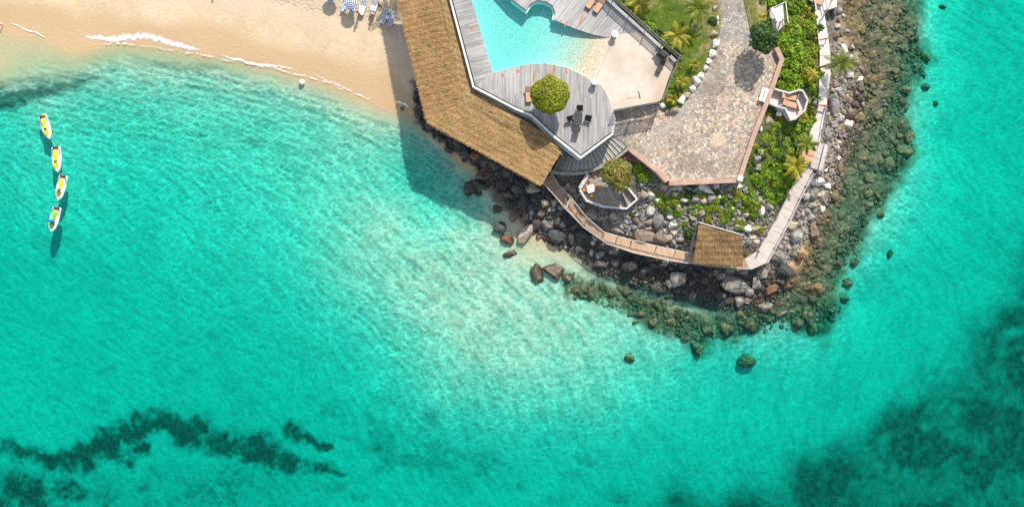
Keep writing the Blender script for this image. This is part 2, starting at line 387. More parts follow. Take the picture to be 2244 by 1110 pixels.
def mk_flag():
    m, nt, bs = newmat('flagstones'); co = coords(nt, 'pos'); sx = nd(nt, 'SeparateXYZ', {0: co})
    wob = nd(nt, 'TexNoise', {'Vector': co, 'Scale': 1.5, 'Detail': 2}).outputs['Color']
    c2 = nd(nt, 'VectorMath', {0: nd(nt, 'CombineXYZ', {0: sx.outputs[0], 1: sx.outputs[1]}).outputs[0], 1: nd(nt, 'VectorMath', {0: wob, 3: .28}, operation='SCALE').outputs[0]}, operation='ADD').outputs[0]
    v1 = nd(nt, 'TexVoronoi', {'Vector': c2, 'Scale': 3.5, 'Randomness': 1.0}, voronoi_dimensions='2D')
    ve = nd(nt, 'TexVoronoi', {'Vector': c2, 'Scale': 3.5, 'Randomness': 1.0}, voronoi_dimensions='2D', feature='DISTANCE_TO_EDGE').outputs[0]
    hs = nd(nt, 'SeparateColor', {0: v1.outputs['Color']})
    col = ramp(nt, hs.outputs[0], [(0, (.25, .215, .18)), (.12, (.43, .34, .25)), (.27, (.52, .425, .32)), (.42, (.26, .255, .24)), (.52, (.46, .325, .215)), (.63, (.40, .33, .265)), (.75, (.62, .525, .42)), (.84, (.36, .275, .22)), (.92, (.52, .41, .32))], 'CONSTANT')
    grey = ramp(nt, hs.outputs[1], [(0, (.25, .245, .225)), (.35, (.37, .345, .30)), (.7, (.44, .385, .315)), (.9, (.30, .31, .295))], 'CONSTANT')
    gm = nd(nt, 'Attribute', attribute_name='greyish').outputs['Fac']
    col = mixc(nt, gm, col, grey)
    n1 = noi(nt, co, 5, 5, .65); col = mixc(nt, .5, col, ramp(nt, n1, [(.3, g3(.32)), (.7, g3(.7))]), 'OVERLAY')
    stain = ramp(nt, noi(nt, co, .32, 5, .65), [(.5, g3(0)), (.66, g3(1))])
    col = mixc(nt, mth(nt, 'MULTIPLY', stain, .55), col, (.15, .115, .09))
    pt = nd(nt, 'VectorMath', {0: co, 1: (26.1, 14.4, 5.2)}, operation='DISTANCE').outputs[1]
    col = mixc(nt, ramp(nt, mth(nt, 'ADD', pt, mth(nt, 'MULTIPLY', n1, .9)), [(.12, g3(.8)), (.2, g3(0))]) if False else mth(nt, 'MULTIPLY', mth(nt, 'LESS_THAN', mth(nt, 'ADD', pt, mth(nt, 'MULTIPLY', n1, 1.0)), 1.35), .75), col, (.60, .46, .33))
    gr = ramp(nt, ve, [(.02, g3(1)), (.07, g3(0))]); col = mixc(nt, mth(nt, 'MULTIPLY', gr, .75), col, (.20, .165, .125))
    nt.links.new(col, bs.inputs['Base Color']); bs.inputs['Roughness'].default_value = .85
    bumpit(nt, bs, mth(nt, 'ADD', ramp(nt, ve, [(0, g3(0)), (.12, g3(1))]), mth(nt, 'MULTIPLY', n1, .6)), .7, .05); return m
M['flag'] = mk_flag()

def mk_brick():
    m, nt, bs = newmat('brick_coping'); co = coords(nt, 'pos', (1, 1, 1), R(20))
    b = nd(nt, 'TexBrick', {'Vector': co, 'Color1': c4((.34, .18, .13)), 'Color2': c4((.46, .27, .205)), 'Mortar': c4((.42, .35, .29)), 'Scale': 3.4, 'Mortar Size': .03})
    n1 = noi(nt, co, 1.2, 5); col = mixc(nt, .5, b.outputs[0], ramp(nt, n1, [(.3, g3(.35)), (.7, g3(.72))]), 'OVERLAY')
    nt.links.new(col, bs.inputs['Base Color']); bs.inputs['Roughness'].default_value = .9; bumpit(nt, bs, b.outputs[1], -.4, .03); return m
M['brick'] = mk_brick()

def mk_thatch(nm, lo, mid, hi, rot):
    m, nt, bs = newmat(nm); g = nd(nt, 'NewGeometry'); co = nd(nt, 'Mapping', {0: g.outputs['Position'], 2: (0, 0, rot)}).outputs[0]
    st = nd(nt, 'Mapping', {0: co, 3: (1, .28, 1)}).outputs[0]
    n1 = noi(nt, st, 7, 6, .75); big = noi(nt, co, .45, 4)
    rows = nd(nt, 'TexWave', {'Vector': co, 'Scale': .42, 'Distortion': 3.0, 'Detail': 3, 'Detail Scale': 2.0}, wave_type='BANDS', bands_direction='Y').outputs['Fac']
    f = mth(nt, 'ADD', mth(nt, 'MULTIPLY', n1, .6), mth(nt, 'ADD', mth(nt, 'MULTIPLY', big, .25), mth(nt, 'MULTIPLY', rows, .12)))
    f = mth(nt, 'ADD', f, mth(nt, 'MULTIPLY', mth(nt, 'SUBTRACT', g.outputs['Random Per Island'], .5), .22))
    nt.links.new(ramp(nt, f, [(.25, lo), (.48, mid), (.72, hi)]), bs.inputs['Base Color']); bs.inputs['Roughness'].default_value = .95
    bumpit(nt, bs, n1, .8, .1); return m
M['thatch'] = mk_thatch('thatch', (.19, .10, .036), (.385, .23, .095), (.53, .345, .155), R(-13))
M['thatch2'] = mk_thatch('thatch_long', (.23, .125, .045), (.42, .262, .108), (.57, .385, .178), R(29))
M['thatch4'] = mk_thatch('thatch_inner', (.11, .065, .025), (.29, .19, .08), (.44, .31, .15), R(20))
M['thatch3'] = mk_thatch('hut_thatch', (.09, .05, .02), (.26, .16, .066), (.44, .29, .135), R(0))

def stripes(name, freq, rot, ring=False):
    m, nt, bs = newmat(name); co = coords(nt, 'obj'); sx = nd(nt, 'SeparateXYZ', {0: co})
    if ring:
        v = mth(nt, 'SQRT', mth(nt, 'ADD', mth(nt, 'POWER', sx.outputs[0], 2.0), mth(nt, 'POWER', sx.outputs[1], 2.0)))
    else: v = sx.outputs[0]
    fr = mth(nt, 'FRACT', mth(nt, 'MULTIPLY', v, freq)); st = mth(nt, 'GREATER_THAN', fr, .45)
    nt.links.new(mixc(nt, st, (.74, .76, .78), (.035, .13, .34)), bs.inputs['Base Color']); bs.inputs['Roughness'].default_value = .9; return m
M['stripe'] = stripes('blue_stripes', 5.0, 0); M['ring'] = stripes('blue_rings', 4.2, 0, True)

def mk_foam():
    m, nt, bs = newmat('foam'); co = coords(nt, 'pos'); a = nd(nt, 'Attribute', attribute_name='dens').outputs['Fac']
    n = mth(nt, 'ADD', mth(nt, 'MULTIPLY', noi(nt, co, 1.6, 6, .7), .75), mth(nt, 'MULTIPLY', noi(nt, co, 6, 4, .7), .25))
    f = ramp(nt, mth(nt, 'ADD', n, mth(nt, 'MULTIPLY', mth(nt, 'SUBTRACT', a, .5), .55)), [(.48, g3(0)), (.72, g3(1))])
    bs.inputs['Base Color'].default_value = (.82, .82, .8, 1); bs.inputs['Roughness'].default_value = .9
    tr = nd(nt, 'BsdfTransparent'); mx = nd(nt, 'MixShader', {0: f, 1: tr.outputs[0], 2: bs.outputs[0]})
    nt.links.new(mx.outputs[0], nt.nodes['Material Output'].inputs[0]); return m
M['foam'] = mk_foam()
# ------------------------------------------------------------------ ground (land and sea bed in one sheet)
DECK, PLAZA = 6.5, 5.2
CT = [(-250,-140,1.4),(300,-140,1.5),(700,-140,1.6),(880,-140,1.7),(-250,0,.45),(0,0,.5),(200,10,.55),(450,0,.8),(700,0,1.05),(850,0,1.15),(890,60,1.1),
(450,60,.4),(600,80,.5),(750,110,.6),(850,150,.55),(880,200,.35),(330,50,.4),(150,40,.35),(60,40,.2),
(-150,60,0),(0,62,0),(100,80,0),(250,92,0),(340,98,0),(450,120,0),(560,142,0),(640,162,0),(720,187,0),(790,214,0),(850,238,0),(895,252,0),
(0,130,-.1),(200,125,-.13),(-150,180,-.32),(0,185,-.3),(150,160,-.3),(330,140,-.32),(470,165,-.45),(0,240,-1.3),(200,210,-1.0),(100,300,-1.3),(400,230,-1.0),(600,220,-.7),(700,260,-.75),(800,290,-.55),(860,320,-.8),
(920,300,-.4),(950,345,-.7),(900,390,-1.2),(1000,400,-.65),(1050,440,-.5),(960,470,-1.0),(1000,520,-.6),(1080,480,-.3),(1150,560,-.25),(1220,600,-.4),(1100,600,-.45),(1180,680,-.5),(1300,660,-.55),
(300,400,-2.0),(500,350,-1.4),(700,400,-1.1),(850,480,-.65),(100,450,-1.8),(0,600,-3.1),(-250,500,-3.4),(200,650,-3.1),(400,600,-2.4),(600,560,-1.8),(750,600,-1.0),(900,650,-.62),(1000,720,-.55),(1150,780,-.6),(1300,780,-.75),(1400,800,-1.1),
(600,720,-2.5),(800,800,-2.0),(950,880,-1.4),(1100,920,-1.5),(1300,900,-1.35),(300,800,-3.3),(0,850,-3.5),(100,1000,-4),(500,950,-4),(800,1000,-3.5),(1000,1050,-3.3),(1200,1050,-3.1),(1400,1000,-2.8),(1500,880,-2.1),(1550,790,-1.8),(1650,850,-2.5),(1700,950,-3.2),(1900,850,-3.3),(2000,700,-3.2),(1900,660,-2.7),(2100,500,-3),(2070,300,-2.6),(2100,100,-2.5),(2244,0,-3),(2244,300,-3.3),(2244,600,-4.2),(2200,800,-5),(2000,1000,-5),(1700,1110,-4.5),(2244,1110,-6),(2400,400,-4),(-250,1100,-4.5),(600,1200,-4.5),(1200,1200,-4),
(1880,0,-.12),(1950,0,-.25),(2005,60,-.5),(1900,100,-.2),(1960,160,-.35),(1920,250,-.3),(1980,300,-.6),(2060,200,-2.0),(2060,60,-2.0),(1870,300,-.15),(1850,380,-.25),(1920,420,-.5),(1830,450,-.35),(1870,520,-.55),(1800,560,-.3),(1825,650,-.8),(1780,660,-.6),(1720,690,-.6),(1640,700,-.6),(1560,660,-.4),(1520,720,-.65),(1420,660,-.45),(1360,625,-.4),(1450,610,-.15),(1600,640,-.15),(1330,580,0),
(1850,100,.35),(1850,200,.4),(1830,300,.4),(1820,400,.4),(1770,480,.4),(1740,560,.4),(1690,610,.2),(1600,605,.35),(1500,590,.3),(1400,572,.3),(1280,530,.4),(1200,470,.5),(1130,430,.3),(1060,370,.35),(980,310,.4),(928,240,.4),
(1800,60,1.7),(1800,250,1.7),(1780,380,1.6),(1720,460,1.6),(1650,560,1.5),(1560,550,1.7),(1440,530,1.7),(1330,500,1.7),(1250,430,1.7),(1200,385,1.7),
(1100,330,2.6),(1000,250,2.8),(960,150,2.0),(950,0,2.0),(1200,280,3.6),(1300,350,2.6),(1330,420,2.7),(1420,400,3.8),(1380,345,4.2),(1540,420,3.9),(1540,470,3.0),(1650,420,3.9),(1640,480,2.8),(1700,380,3.5),(1660,325,4.6),(1700,250,4.3),(1760,200,3.3),(1760,300,2.7),(1720,120,4.4),(1760,50,3.2),(1720,0,4.3),(1550,300,4.7),(1550,200,4.7),(1450,100,4.8),(1600,0,4.8),(1500,-120,4.9),(1100,100,4.0),(1200,-80,4.2),(1300,150,4.3),(1380,200,4.3),(1700,-140,4.3),(1830,-140,.5),(1950,-140,-.6),(2100,-140,-2.3)]
_C = np.array([[*P(a, b, z)] for a, b, z in CT]); _cs = 1.2
def _phi(d2): return np.sqrt(d2 + _cs * _cs)
_D = _phi(((_C[:, None, :2] - _C[None, :, :2]) ** 2).sum(-1)); _n = len(_C)
_Am = np.zeros((_n + 1, _n + 1)); _Am[:_n, :_n] = _D + np.eye(_n) * -.05; _Am[:_n, _n] = 1; _Am[_n, :_n] = 1
_W = np.linalg.solve(_Am, np.r_[_C[:, 2], 0])
def base_h(x, y):
    x = np.clip(np.asarray(x, float), -82, 80); y = np.clip(np.asarray(y, float), -40, 41)
    sh = x.shape; x = x.ravel(); y = y.ravel(); out = np.empty_like(x)
    for i in range(0, len(x), 40000):
        s = slice(i, i + 40000)
        out[s] = _phi((x[s, None] - _C[None, :, 0]) ** 2 + (y[s, None] - _C[None, :, 1]) ** 2) @ _W[:_n] + _W[_n]
    return out.reshape(sh)
def gz(px, py):
    z = 0.0
    for _ in range(3):
        p = P(px, py, z); z = float(base_h(np.array([p.x]), np.array([p.y]))[0])
    return z
def G(px, py, dz=0.0):
    """point on the ground seen at a photograph pixel"""
    p = P(px, py, gz(px, py)); p.z += dz; return p

def axis(lo, hi, st, far):
    a = np.arange(lo, hi + st / 2, st); g = []; d = st; p = hi
    while p < far: d *= 1.5; p += d; g.append(p)
    g2 = []; d = st; p = lo
    while p > -far: d *= 1.5; p -= d; g2.append(p)
    return np.r_[g2[::-1], a, g]
def gridmesh(xs, ys):
    X, Y = np.meshgrid(xs, ys); nx, ny = len(xs), len(ys)
    I = np.arange(nx * ny).reshape(ny, nx)
    F = np.stack([I[:-1, :-1], I[:-1, 1:], I[1:, 1:], I[1:, :-1]], -1).reshape(-1, 4)
    return X, Y, F
def poly_sd(PX, PY, poly):
    """signed distance (negative inside) to a polygon, photograph pixels"""
    d = np.full(PX.shape, 1e9); ins = np.zeros(PX.shape, bool)
    for (x0, y0), (x1, y1) in zip(poly, poly[1:] + poly[:1]):
        dx, dy = x1 - x0, y1 - y0; t = np.clip(((PX - x0) * dx + (PY - y0) * dy) / (dx * dx + dy * dy + 1e-9), 0, 1)
        d = np.minimum(d, np.hypot(PX - x0 - t * dx, PY - y0 - t * dy))
        if y0 != y1:
            c = ((y0 > PY) != (y1 > PY)) & (PX < (x1 - x0) * (PY - y0) / (y1 - y0) + x0); ins ^= c
    return np.where(ins, -d, d)
REEF = [(1838,-160),(1990,-160),(2012,0),(2010,60),(2032,130),(1996,190),(1990,250),(2004,330),(1975,375),(1945,430),(1905,500),(1875,560),(1838,610),(1835,680),(1800,735),(1740,712),(1700,690),(1650,730),(1560,735),(1530,770),(1490,735),(1420,710),(1350,672),(1250,640),(1240,610),(1300,612),(1400,640),(1480,668),(1560,690),(1650,690),(1700,655),(1745,590),(1780,480),(1815,400),(1825,300),(1880,200),(1850,80)]
WEEDR = [(2260,560),(2215,650),(2180,690),(2130,720),(2118,770),(2105,800),(2040,850),(1960,900),(1915,935),(1890,985),(1800,1000),(1725,1008),(1700,1050),(1640,1075),(1560,1085),(1460,1078),(1430,1112),(1380,1200),(2500,1300),(2500,300)]
GREEN = [(1640,-140),(1790,-140),(1800,0),(1805,120),(1795,250),(1765,330),(1745,400),(1700,470),(1600,480),(1560,470),(1450,450),(1400,400),(1465,405),(1620,395),(1655,300),(1690,180),(1690,110),(1640,60)]
xs = axis(-70, 70, .2, 420); ys = axis(-37, 37, .2, 420)
X, Y, F = gridmesh(xs, ys); Zb = base_h(X, Y)
PX = 1122 + X / S * H / (H - Zb); PY = 555 - Y / S * H / (H - Zb)
dw = (fbm(X / 3.2, Y / 3.2, 4, 3) - .5) * 60; dw2 = (fbm(X / .9, Y / .9, 3, 9) - .5) * 16
reef = sstep(26, -14, poly_sd(PX, PY, REEF) + dw * .7 + dw2)
weed = sstep(60, -40, poly_sd(PX, PY, WEEDR) + dw * 1.2 + dw2)
wp = fbm(X / 4.5, Y / 4.5, 5, 21, .6)
weed = weed * np.clip(.62 + .3 * sstep(.36, .6, wp) + .5 * (fbm(X / .8, Y / .8, 4, 39, .65) - .5), 0, 1) * (1 - .6 * sstep(30, 5, np.hypot(PX - 2218, (PY - 727) * 1.6) + dw))
BL = [(960,1015,45,17),(1018,1000,26,17),(825,980,26,16),(60,1085,75,34),(150,1075,50,26),(590,1030,45,36),(480,1102,70,14),(300,1108,60,10),(760,960,16,8),(1230,1095,40,16),(560,310,28,12),(430,290,22,8),(1365,1090,50,20),(1250,1040,30,12)]
bw = np.zeros_like(X)
for a, b, rx, ry in BL:
    u = np.hypot((PX - a) / rx, (PY - b) / ry); k = 1 if (a, b) in ((60,1085),(150,1075)) else .5 if b > 400 else .4
    bw = np.maximum(bw, k * np.exp(-u ** 2 * .75))
wxp = (fbm(X / 3, Y / 3, 4, 51) - .5) * 60; wyp = (fbm(X / 3, Y / 3, 4, 52) - .5) * 45
for ch in ([(-40,968,14),(20,972,14),(70,985,11),(110,1003,12),(150,1010,13),(215,985,24),(270,955,27),(330,927,19),(372,924,17),(440,945,20),(480,965,18),(540,965,20),(575,990,22),(610,1005,14),(690,1025,9),(750,1037,5)],[(622,938,14),(645,955,13),(690,975,7),(720,990,4)],[(400,955,10),(440,975,14),(500,985,12),(560,1000,16)],[(215,985,14),(280,1000,14),(330,985,8)]):
    for (x0, y0, w0), (x1, y1, w1) in zip(ch, ch[1:]):
        dx, dy = x1 - x0, y1 - y0; t = np.clip(((PX + wxp - x0) * dx + (PY + wyp - y0) * dy) / (dx * dx + dy * dy), 0, 1)
        bw = np.maximum(bw, np.exp(-(np.hypot(PX + wxp - x0 - t * dx, PY + wyp - y0 - t * dy) / (w0 + (w1 - w0) * t)) ** 2 * .36))
rough_ = fbm(X / 1.1, Y / 1.1, 5, 33, .65)
rg2 = fbm(X / 2.6, Y / 2.6, 6, 35, .7)
spk = fbm(X / .55, Y / .55, 4, 37, .7)
bw = np.maximum(bw, .85 * sstep(280, 20, PX) * sstep(975, 1075, PY)); bw = np.maximum(bw, .42 * sstep(960, 1060, PY) * sstep(900, 500, PX))
weedb = sstep(.3, 1.05, bw + (rough_ - .5) * 1.3 + (rg2 - .5) * 1.1 + (spk - .5) * .7) * sstep(.03, .6, bw) * .62 + .42 * sstep(.01, .7, bw) * (.4 + rg2)
weedb = np.maximum(weedb, .35 * sstep(.6, .72, fbm(X / 3.5, Y / 3.5, 5, 55, .65)) * sstep(760, 980, PY) * sstep(1500, 1100, PX))
band = poly_sd(PX, PY, [(-300,205),(-300,240),(0,245),(60,225),(130,205),(190,182),(215,170),(180,172),(100,188),(0,205)])
band2 = poly_sd(PX, PY, [(-300,186),(-300,206),(0,196),(60,184),(140,172),(190,165),(150,163),(60,170),(0,184)])
weed = np.maximum.reduce([weed, weedb, .8 * sstep(10, -8, band + dw2), .42 * sstep(14, -8, band2 + dw2), .33 * sstep(8, -5, poly_sd(PX, PY, [(290,132),(350,137),(420,142),(480,148),(470,154),(400,150),(300,140)]) + dw2)])  # inshore bands darken the bed through the weed colour
land = sstep(.15, .9, Zb)
rocky = sstep(16, -8, poly_sd(PX, PY, [(905,170),(960,250),(1000,300),(1110,350),(1200,410),(1260,470),(1330,540),(1500,600),(1680,615),(1760,540),(1800,440),(1835,380),(1880,200),(1850,-160),(1300,-160),(900,-160),(905,0)]) + dw2)
beachm = poly_sd(PX, PY, [(-900,-900),(890,-900),(900,0),(930,200),(915,240),(860,300),(-900,300)])
soil = np.where(beachm < 0, 0, rocky * land)
green = sstep(12, -10, poly_sd(PX, PY, GREEN) + dw * .5) * land
wet = sstep(.62, .3, Zb + (fbm(X / 5, Y / 5, 3, 71) - .5) * .3) * sstep(-.25, .05, Zb) * (1 - soil)
dry = sstep(.55, 1.0, Zb + (fbm(X / 6, Y / 6, 3, 73) - .5) * .3) * (1 - soil)
tread = sstep(14, -14, poly_sd(PX, PY, [(560,-200),(560,0),(640,12),(740,36),(800,48),(850,70),(900,90),(900,-200)]) + dw * .4)
# relief: sand ripples under water, reef lumps, footprints on the beach
und = sstep(-.08, -.5, Zb) * (1 - reef) 
ang = R(48) + (fbm(X / 26, Y / 26, 2, 90) - .5) * 1.3
th_ = -R(44) - .35 * sstep(600, 1000, PY) + .35 * sstep(400, 100, PY)
u_ = X * np.cos(th_) + Y * np.sin(th_); v_ = -X * np.sin(th_) + Y * np.cos(th_)
wx = (fbm(X / 4, Y / 4, 3, 91) - .5) * 3.5; wy = (fbm(X / 4, Y / 4, 3, 92) - .5) * 3.5
rip = 1 - np.abs(2 * fbm((u_ + wx * .35) / 3.6, (v_ + wy * .3) / .8, 3, 93) - 1)
cel = 1 - np.abs(2 * fbm((X + wx * .3) / .62, (Y + wy * .3) / .62, 3, 95) - 1)
amp = (.8 + .5 * fbm(X / 9, Y / 9, 2, 97)) * (1.25 - .75 * sstep(-.9, -2.6, Zb))
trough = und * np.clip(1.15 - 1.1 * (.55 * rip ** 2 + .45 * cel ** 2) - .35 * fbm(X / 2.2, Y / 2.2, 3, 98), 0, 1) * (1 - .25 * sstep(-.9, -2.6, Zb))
Z = Zb + und * amp * (.16 * (rip ** 2 - .5) + .11 * (cel ** 2 - .5)) + und * .12 * (fbm(X / 6, Y / 6, 3, 99) - .5) * sstep(-.8, -2, Zb)
lump = fbm(X / 1.1, Y / 1.1, 4, 41, .55)
Z = Z + reef * (.9 * (lump - .5)) + weed * .35 * (rough_ - .4) * sstep(-.3, -1, Zb)
Z = Z + tread * .14 * (fbm(X / .55, Y / .55, 3, 61) - .5) + soil * .45 * (fbm(X / .8, Y / .8, 4, 63) - .5)
olive = sstep(.02, -.06, Zb) * sstep(-.5, -.12, Zb) * (1 - soil) * sstep(800, 450, PX) * .8
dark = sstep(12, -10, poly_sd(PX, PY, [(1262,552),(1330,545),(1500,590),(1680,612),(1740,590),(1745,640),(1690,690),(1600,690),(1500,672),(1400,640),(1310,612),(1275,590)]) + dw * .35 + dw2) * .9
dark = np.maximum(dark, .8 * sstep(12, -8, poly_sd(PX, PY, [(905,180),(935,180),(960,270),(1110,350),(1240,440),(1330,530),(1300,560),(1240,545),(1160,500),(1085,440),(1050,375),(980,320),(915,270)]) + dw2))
swash = np.exp(-((PY - 58 - 8 * np.sin(PX / 47)) / 3) ** 2) * 0
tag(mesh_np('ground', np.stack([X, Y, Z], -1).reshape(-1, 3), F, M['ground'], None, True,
    dict(reef=reef.ravel(), weed=np.clip(weed, 0, 1).ravel(), soil=soil.ravel(), green=green.ravel(), wet=wet.ravel(), dry=dry.ravel(), tread=tread.ravel(), trough=np.clip(trough, 0, 1).ravel(), olive=olive.ravel(), dark=dark.ravel(), caustic_k=(und * (.85 - .5 * sstep(-1.3, -3.2, Zb))).ravel(), pale=(und * .8).ravel())), kind='structure')

# ------------------------------------------------------------------ the sea: a waved surface over an absorbing body
xs = axis(-70, 70, .22, 400); ys = axis(-37, 37, .22, 400)
X, Y, F = gridmesh(xs, ys); Zw = base_h(X, Y)
u_ = X * np.cos(-R(46)) + Y * np.sin(-R(46)); v_ = -X * np.sin(-R(46)) + Y * np.cos(-R(46))
wx = (fbm(X / 5, Y / 5, 3, 191) - .5) * 4; wy = (fbm(X / 5, Y / 5, 3, 192) - .5) * 4
wv = (1 - np.abs(2 * fbm((u_ + wx * .4) / 3.6, (v_ + wy * .3) / .9, 3, 193) - 1)) ** 2
Zs = (.15 * (wv - .4) + .05 * (fbm(X / 1.0, Y / 1.0, 3, 195) - .5)) * (.25 + .75 * sstep(-.1, -.8, Zw))
tag(mesh_np('water', np.stack([X, Y, Zs], -1).reshape(-1, 3), F, M['sea'], None, True), kind='structure')

# foam where the swash dies
FN = [0]
def foam(name, pts, wd, label, kk=1.0):
    FN[0] += 1
    path = resample([G(a, b) for a, b in pts], .35); L, Rr = ribbon(path, 1.0); V = []; A = []; Fq = []
    n = len(path); K = 7
    for i in range(n):
        t = i / (n - 1); hw = wd * (.25 + .75 * math.sin(math.pi * min(1, max(0, t))) ** .7)
        nrm = (L[i] - Rr[i]); nrm.z = 0; nrm.normalize()
        for k in range(K):
            s = k / (K - 1) - .5; q = path[i] + nrm * (s * hw * 2 + .5 * (fbm(np.array([i * .3]), np.array([3.0]), 3)[0] - .5))
            z = max(.085, float(base_h(np.array([q.x]), np.array([q.y]))[0]) + .035) + FN[0] * .006
            V.append((q.x, q.y, z)); A.append(kk * (1 - abs(s) * 2) * min(1, 6 * t, 6 * (1 - t)) * .9 + .1 - .2 * max(0, -s))
    for i in range(n - 1):
        for k in range(K - 1): a = i * K + k; Fq.append((a, a + 1, a + K + 1, a + K))
    tag(mesh_np(name, V, Fq, M['foam'], None, True, dict(dens=A)), label, 'foam', kind='stuff')
foam('foam', [(150,74),(175,79),(200,82),(240,83),(285,81),(325,82),(360,90),(400,99),(440,109),(465,121)], .85, 'white surf foam breaking along the sand edge')
foam('foam', [(466,121),(500,127),(550,136),(600,144),(640,153),(672,163)], .42, 'thin white foam line on the wet sand edge', .85)
foam('foam', [(668,160),(720,176),(760,192),(790,208),(830,228)], .36, 'broken foam line curving towards the thatched roof', .65)
foam('foam', [(18,50),(40,60),(60,66),(85,74),(110,82)], .22, 'faint foam line beside the wading person')
foam('foam', [(862,222),(880,228),(900,238)], .35, 'foam patch on the shaded sand by the rocks')
foam('foam', [(640,130),(680,134),(740,138),(770,146),(800,166),(840,190)], .12, 'thin swash line high on the wet sand', .45)
foam('foam', [(1225,538),(1245,545),(1262,552),(1290,540)], .45, 'white water churning at the foot of dark rocks')
foam('foam', [(1328,584),(1336,572),(1345,566)], .3, 'small splash of white water between dark boulders')
foam('foam', [(1617,660),(1632,664),(1645,668)], .5, 'small swirl of foam by the rusty rock', .6)
foam('foam', [(1495,582),(1512,590),(1530,596)], .3, 'foam streak under the walkway by the round boulder')

foam('foam', [(-60,66),(0,52),(20,51)], .3, 'foam edge at the photo left border by the wading person')
foam('foam', [(100,82),(180,93),(260,97),(340,102),(420,117),(500,132),(580,146),(660,165),(730,186),(800,214),(850,233),(900,244)], .45, 'long lacy wash line along the whole beach edge', .55)
foam('foam', [(905,250),(925,285),(960,318),(1000,335)], .4, 'faint wash line against the shaded dark rocks', .5)
foam('foam', [(1155,545),(1180,548),(1205,540),(1225,548)], .4, 'faint wash line in the pale cove', .5)
foam('foam', [(1700,690),(1730,682),(1752,672)], .4, 'wash line against the coral shelf', .5)
# ------------------------------------------------------------------ pool terrace
def obj_poly(name, pts, z, zb, m, kind=None, parent=None, bottom=False):
    mb = MB().prism(PL(pts, z), zb, bottom); o = mb.build(name, m, parent)
    if kind: o['kind'] = kind
    return o
POOL = [(1016,-70),(1034,0),(1080,160),(1110,151),(1155,141),(1195,139),(1240,148),(1270,161),(1298,177),(1335,83),(1300,76),(1260,63),(1214,43),(1217,27),(1211,12),(1196,3),(1177,0),(1161,9),(1153,22),(1122,-2),(1062,-70)]
dk = root('pool_deck', 'weathered grey timber pool deck with white parapet above the thatched roof', 'deck', P(1200, 240, 4))
obj_poly('deck_boards', [(972,-70),(1038,192),(1080,160),(1034,0),(1016,-70)], DECK, DECK - .3, M['deckA'], parent=dk)
obj_poly('deck_boards', [(1080,160),(1038,192),(1079,213),(1130,240),(1163,253),(1214,300),(1272,346),(1342,294),(1346,262),(1341,243),(1337,225),(1330,207),(1318,190),(1304,178.5),(1298,177),(1270,161),(1240,148),(1195,139),(1155,141),(1110,151)], DECK + .001, DECK - .3, M['deckB'], parent=dk)
obj_poly('deck_boards', [(1062,-70),(1122,-2),(1153,22),(1161,9),(1177,0),(1196,3),(1211,12),(1217,27),(1214,43),(1260,63),(1300,76),(1335,83),(1365,74),(1403,72),(1343,0),(1285,-70)], DECK + .002, DECK - .3, M['deckC'], parent=dk)
PAR = PL([(972,-70),(987,0),(1038,192),(1079,213),(1130,240),(1163,253),(1214,300),(1272,346),(1342,294)], DECK)
MB().wall(PAR, .26, DECK - .4, 1.05).build('parapet', M['whitecap'], dk)
MB().wall(ribbon(PAR, .5)[0], .06, DECK + .003, .5).build('inner_rail', M['metal'], dk)
MB().wall(PAR, .22, 2.2, 3.88).build('retaining_wall', M['render'], dk)
MB().wall(PL([(1342,294),(1348,262),(1342,243)], DECK), .2, 4.4, DECK - 4.41).build('retaining_wall', M['render'], dk)
for a, b in ((1101,165),(1135,156),(1034,62)): MB().box(P(a, b, DECK + .012), (.36, .36, .02), R(-8)).build('skimmer_cover', M['terracotta'], dk)
for (a, b), (c, d) in (((1171,158),(1169,178)),((1214,142),(1211,166)),((1240,150),(1242,160)),((1243,48),(1238,57)),((1277,33),(1270,53)),((1291,22),(1286,30)),((1229,45),(1228,46))):
    p, q = P(a, b, DECK + .012), P(c, d, DECK + .012); MB().box((p + q) / 2, (.2, (p - q).length + .1, .02), math.atan2((q - p).y, (q - p).x) - R(90)).build('drain_grille', M['terracotta'], dk)

pl = root('swimming_pool', 'turquoise swimming pool with sloping beach entry on the timber deck', 'swimming pool', P(1180, 90, 4.6))
wl = DECK - .12
def pool_floor(px, py):
    # distance towards the beach entry sets the depth
    t = ((px - 1316) * (-.93) + (py - 130) * -.36)          # px away from the entry line
    t = (1316 - px) * .93 + (130 - py) * .37
    return wl + .06 - 1.5 * min(1, max(0, (t - 4) / 175)) ** .8
mb = MB(); pp = [Vector((a, b, 0)) for a, b in POOL]
bm = bmesh.new(); vs = [bm.verts.new((a, b, 0)) for a, b in POOL]
for q in tessellate_polygon([pp]): bm.faces.new([vs[i] for i in q])
bmesh.ops.triangulate(bm, faces=bm.faces)
for _ in range(7): bmesh.ops.subdivide_edges(bm, edges=[e for e in bm.edges if e.calc_length() > 9], cuts=1); bmesh.ops.triangulate(bm, faces=bm.faces)
bmesh.ops.triangulate(bm, faces=bm.faces)
bm.verts.ensure_lookup_table(); bm.verts.index_update()
fl = [(P(v.co.x, v.co.y, pool_floor(v.co.x, v.co.y)), v.co.copy()) for v in bm.verts]
fz = [[v.index for v in f.verts] for f in bm.faces]
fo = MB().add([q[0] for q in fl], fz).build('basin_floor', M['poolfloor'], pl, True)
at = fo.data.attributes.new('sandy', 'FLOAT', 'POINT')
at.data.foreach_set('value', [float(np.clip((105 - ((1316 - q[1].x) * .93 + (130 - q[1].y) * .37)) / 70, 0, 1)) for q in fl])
bm.free()
mb = MB(); n = len(POOL)
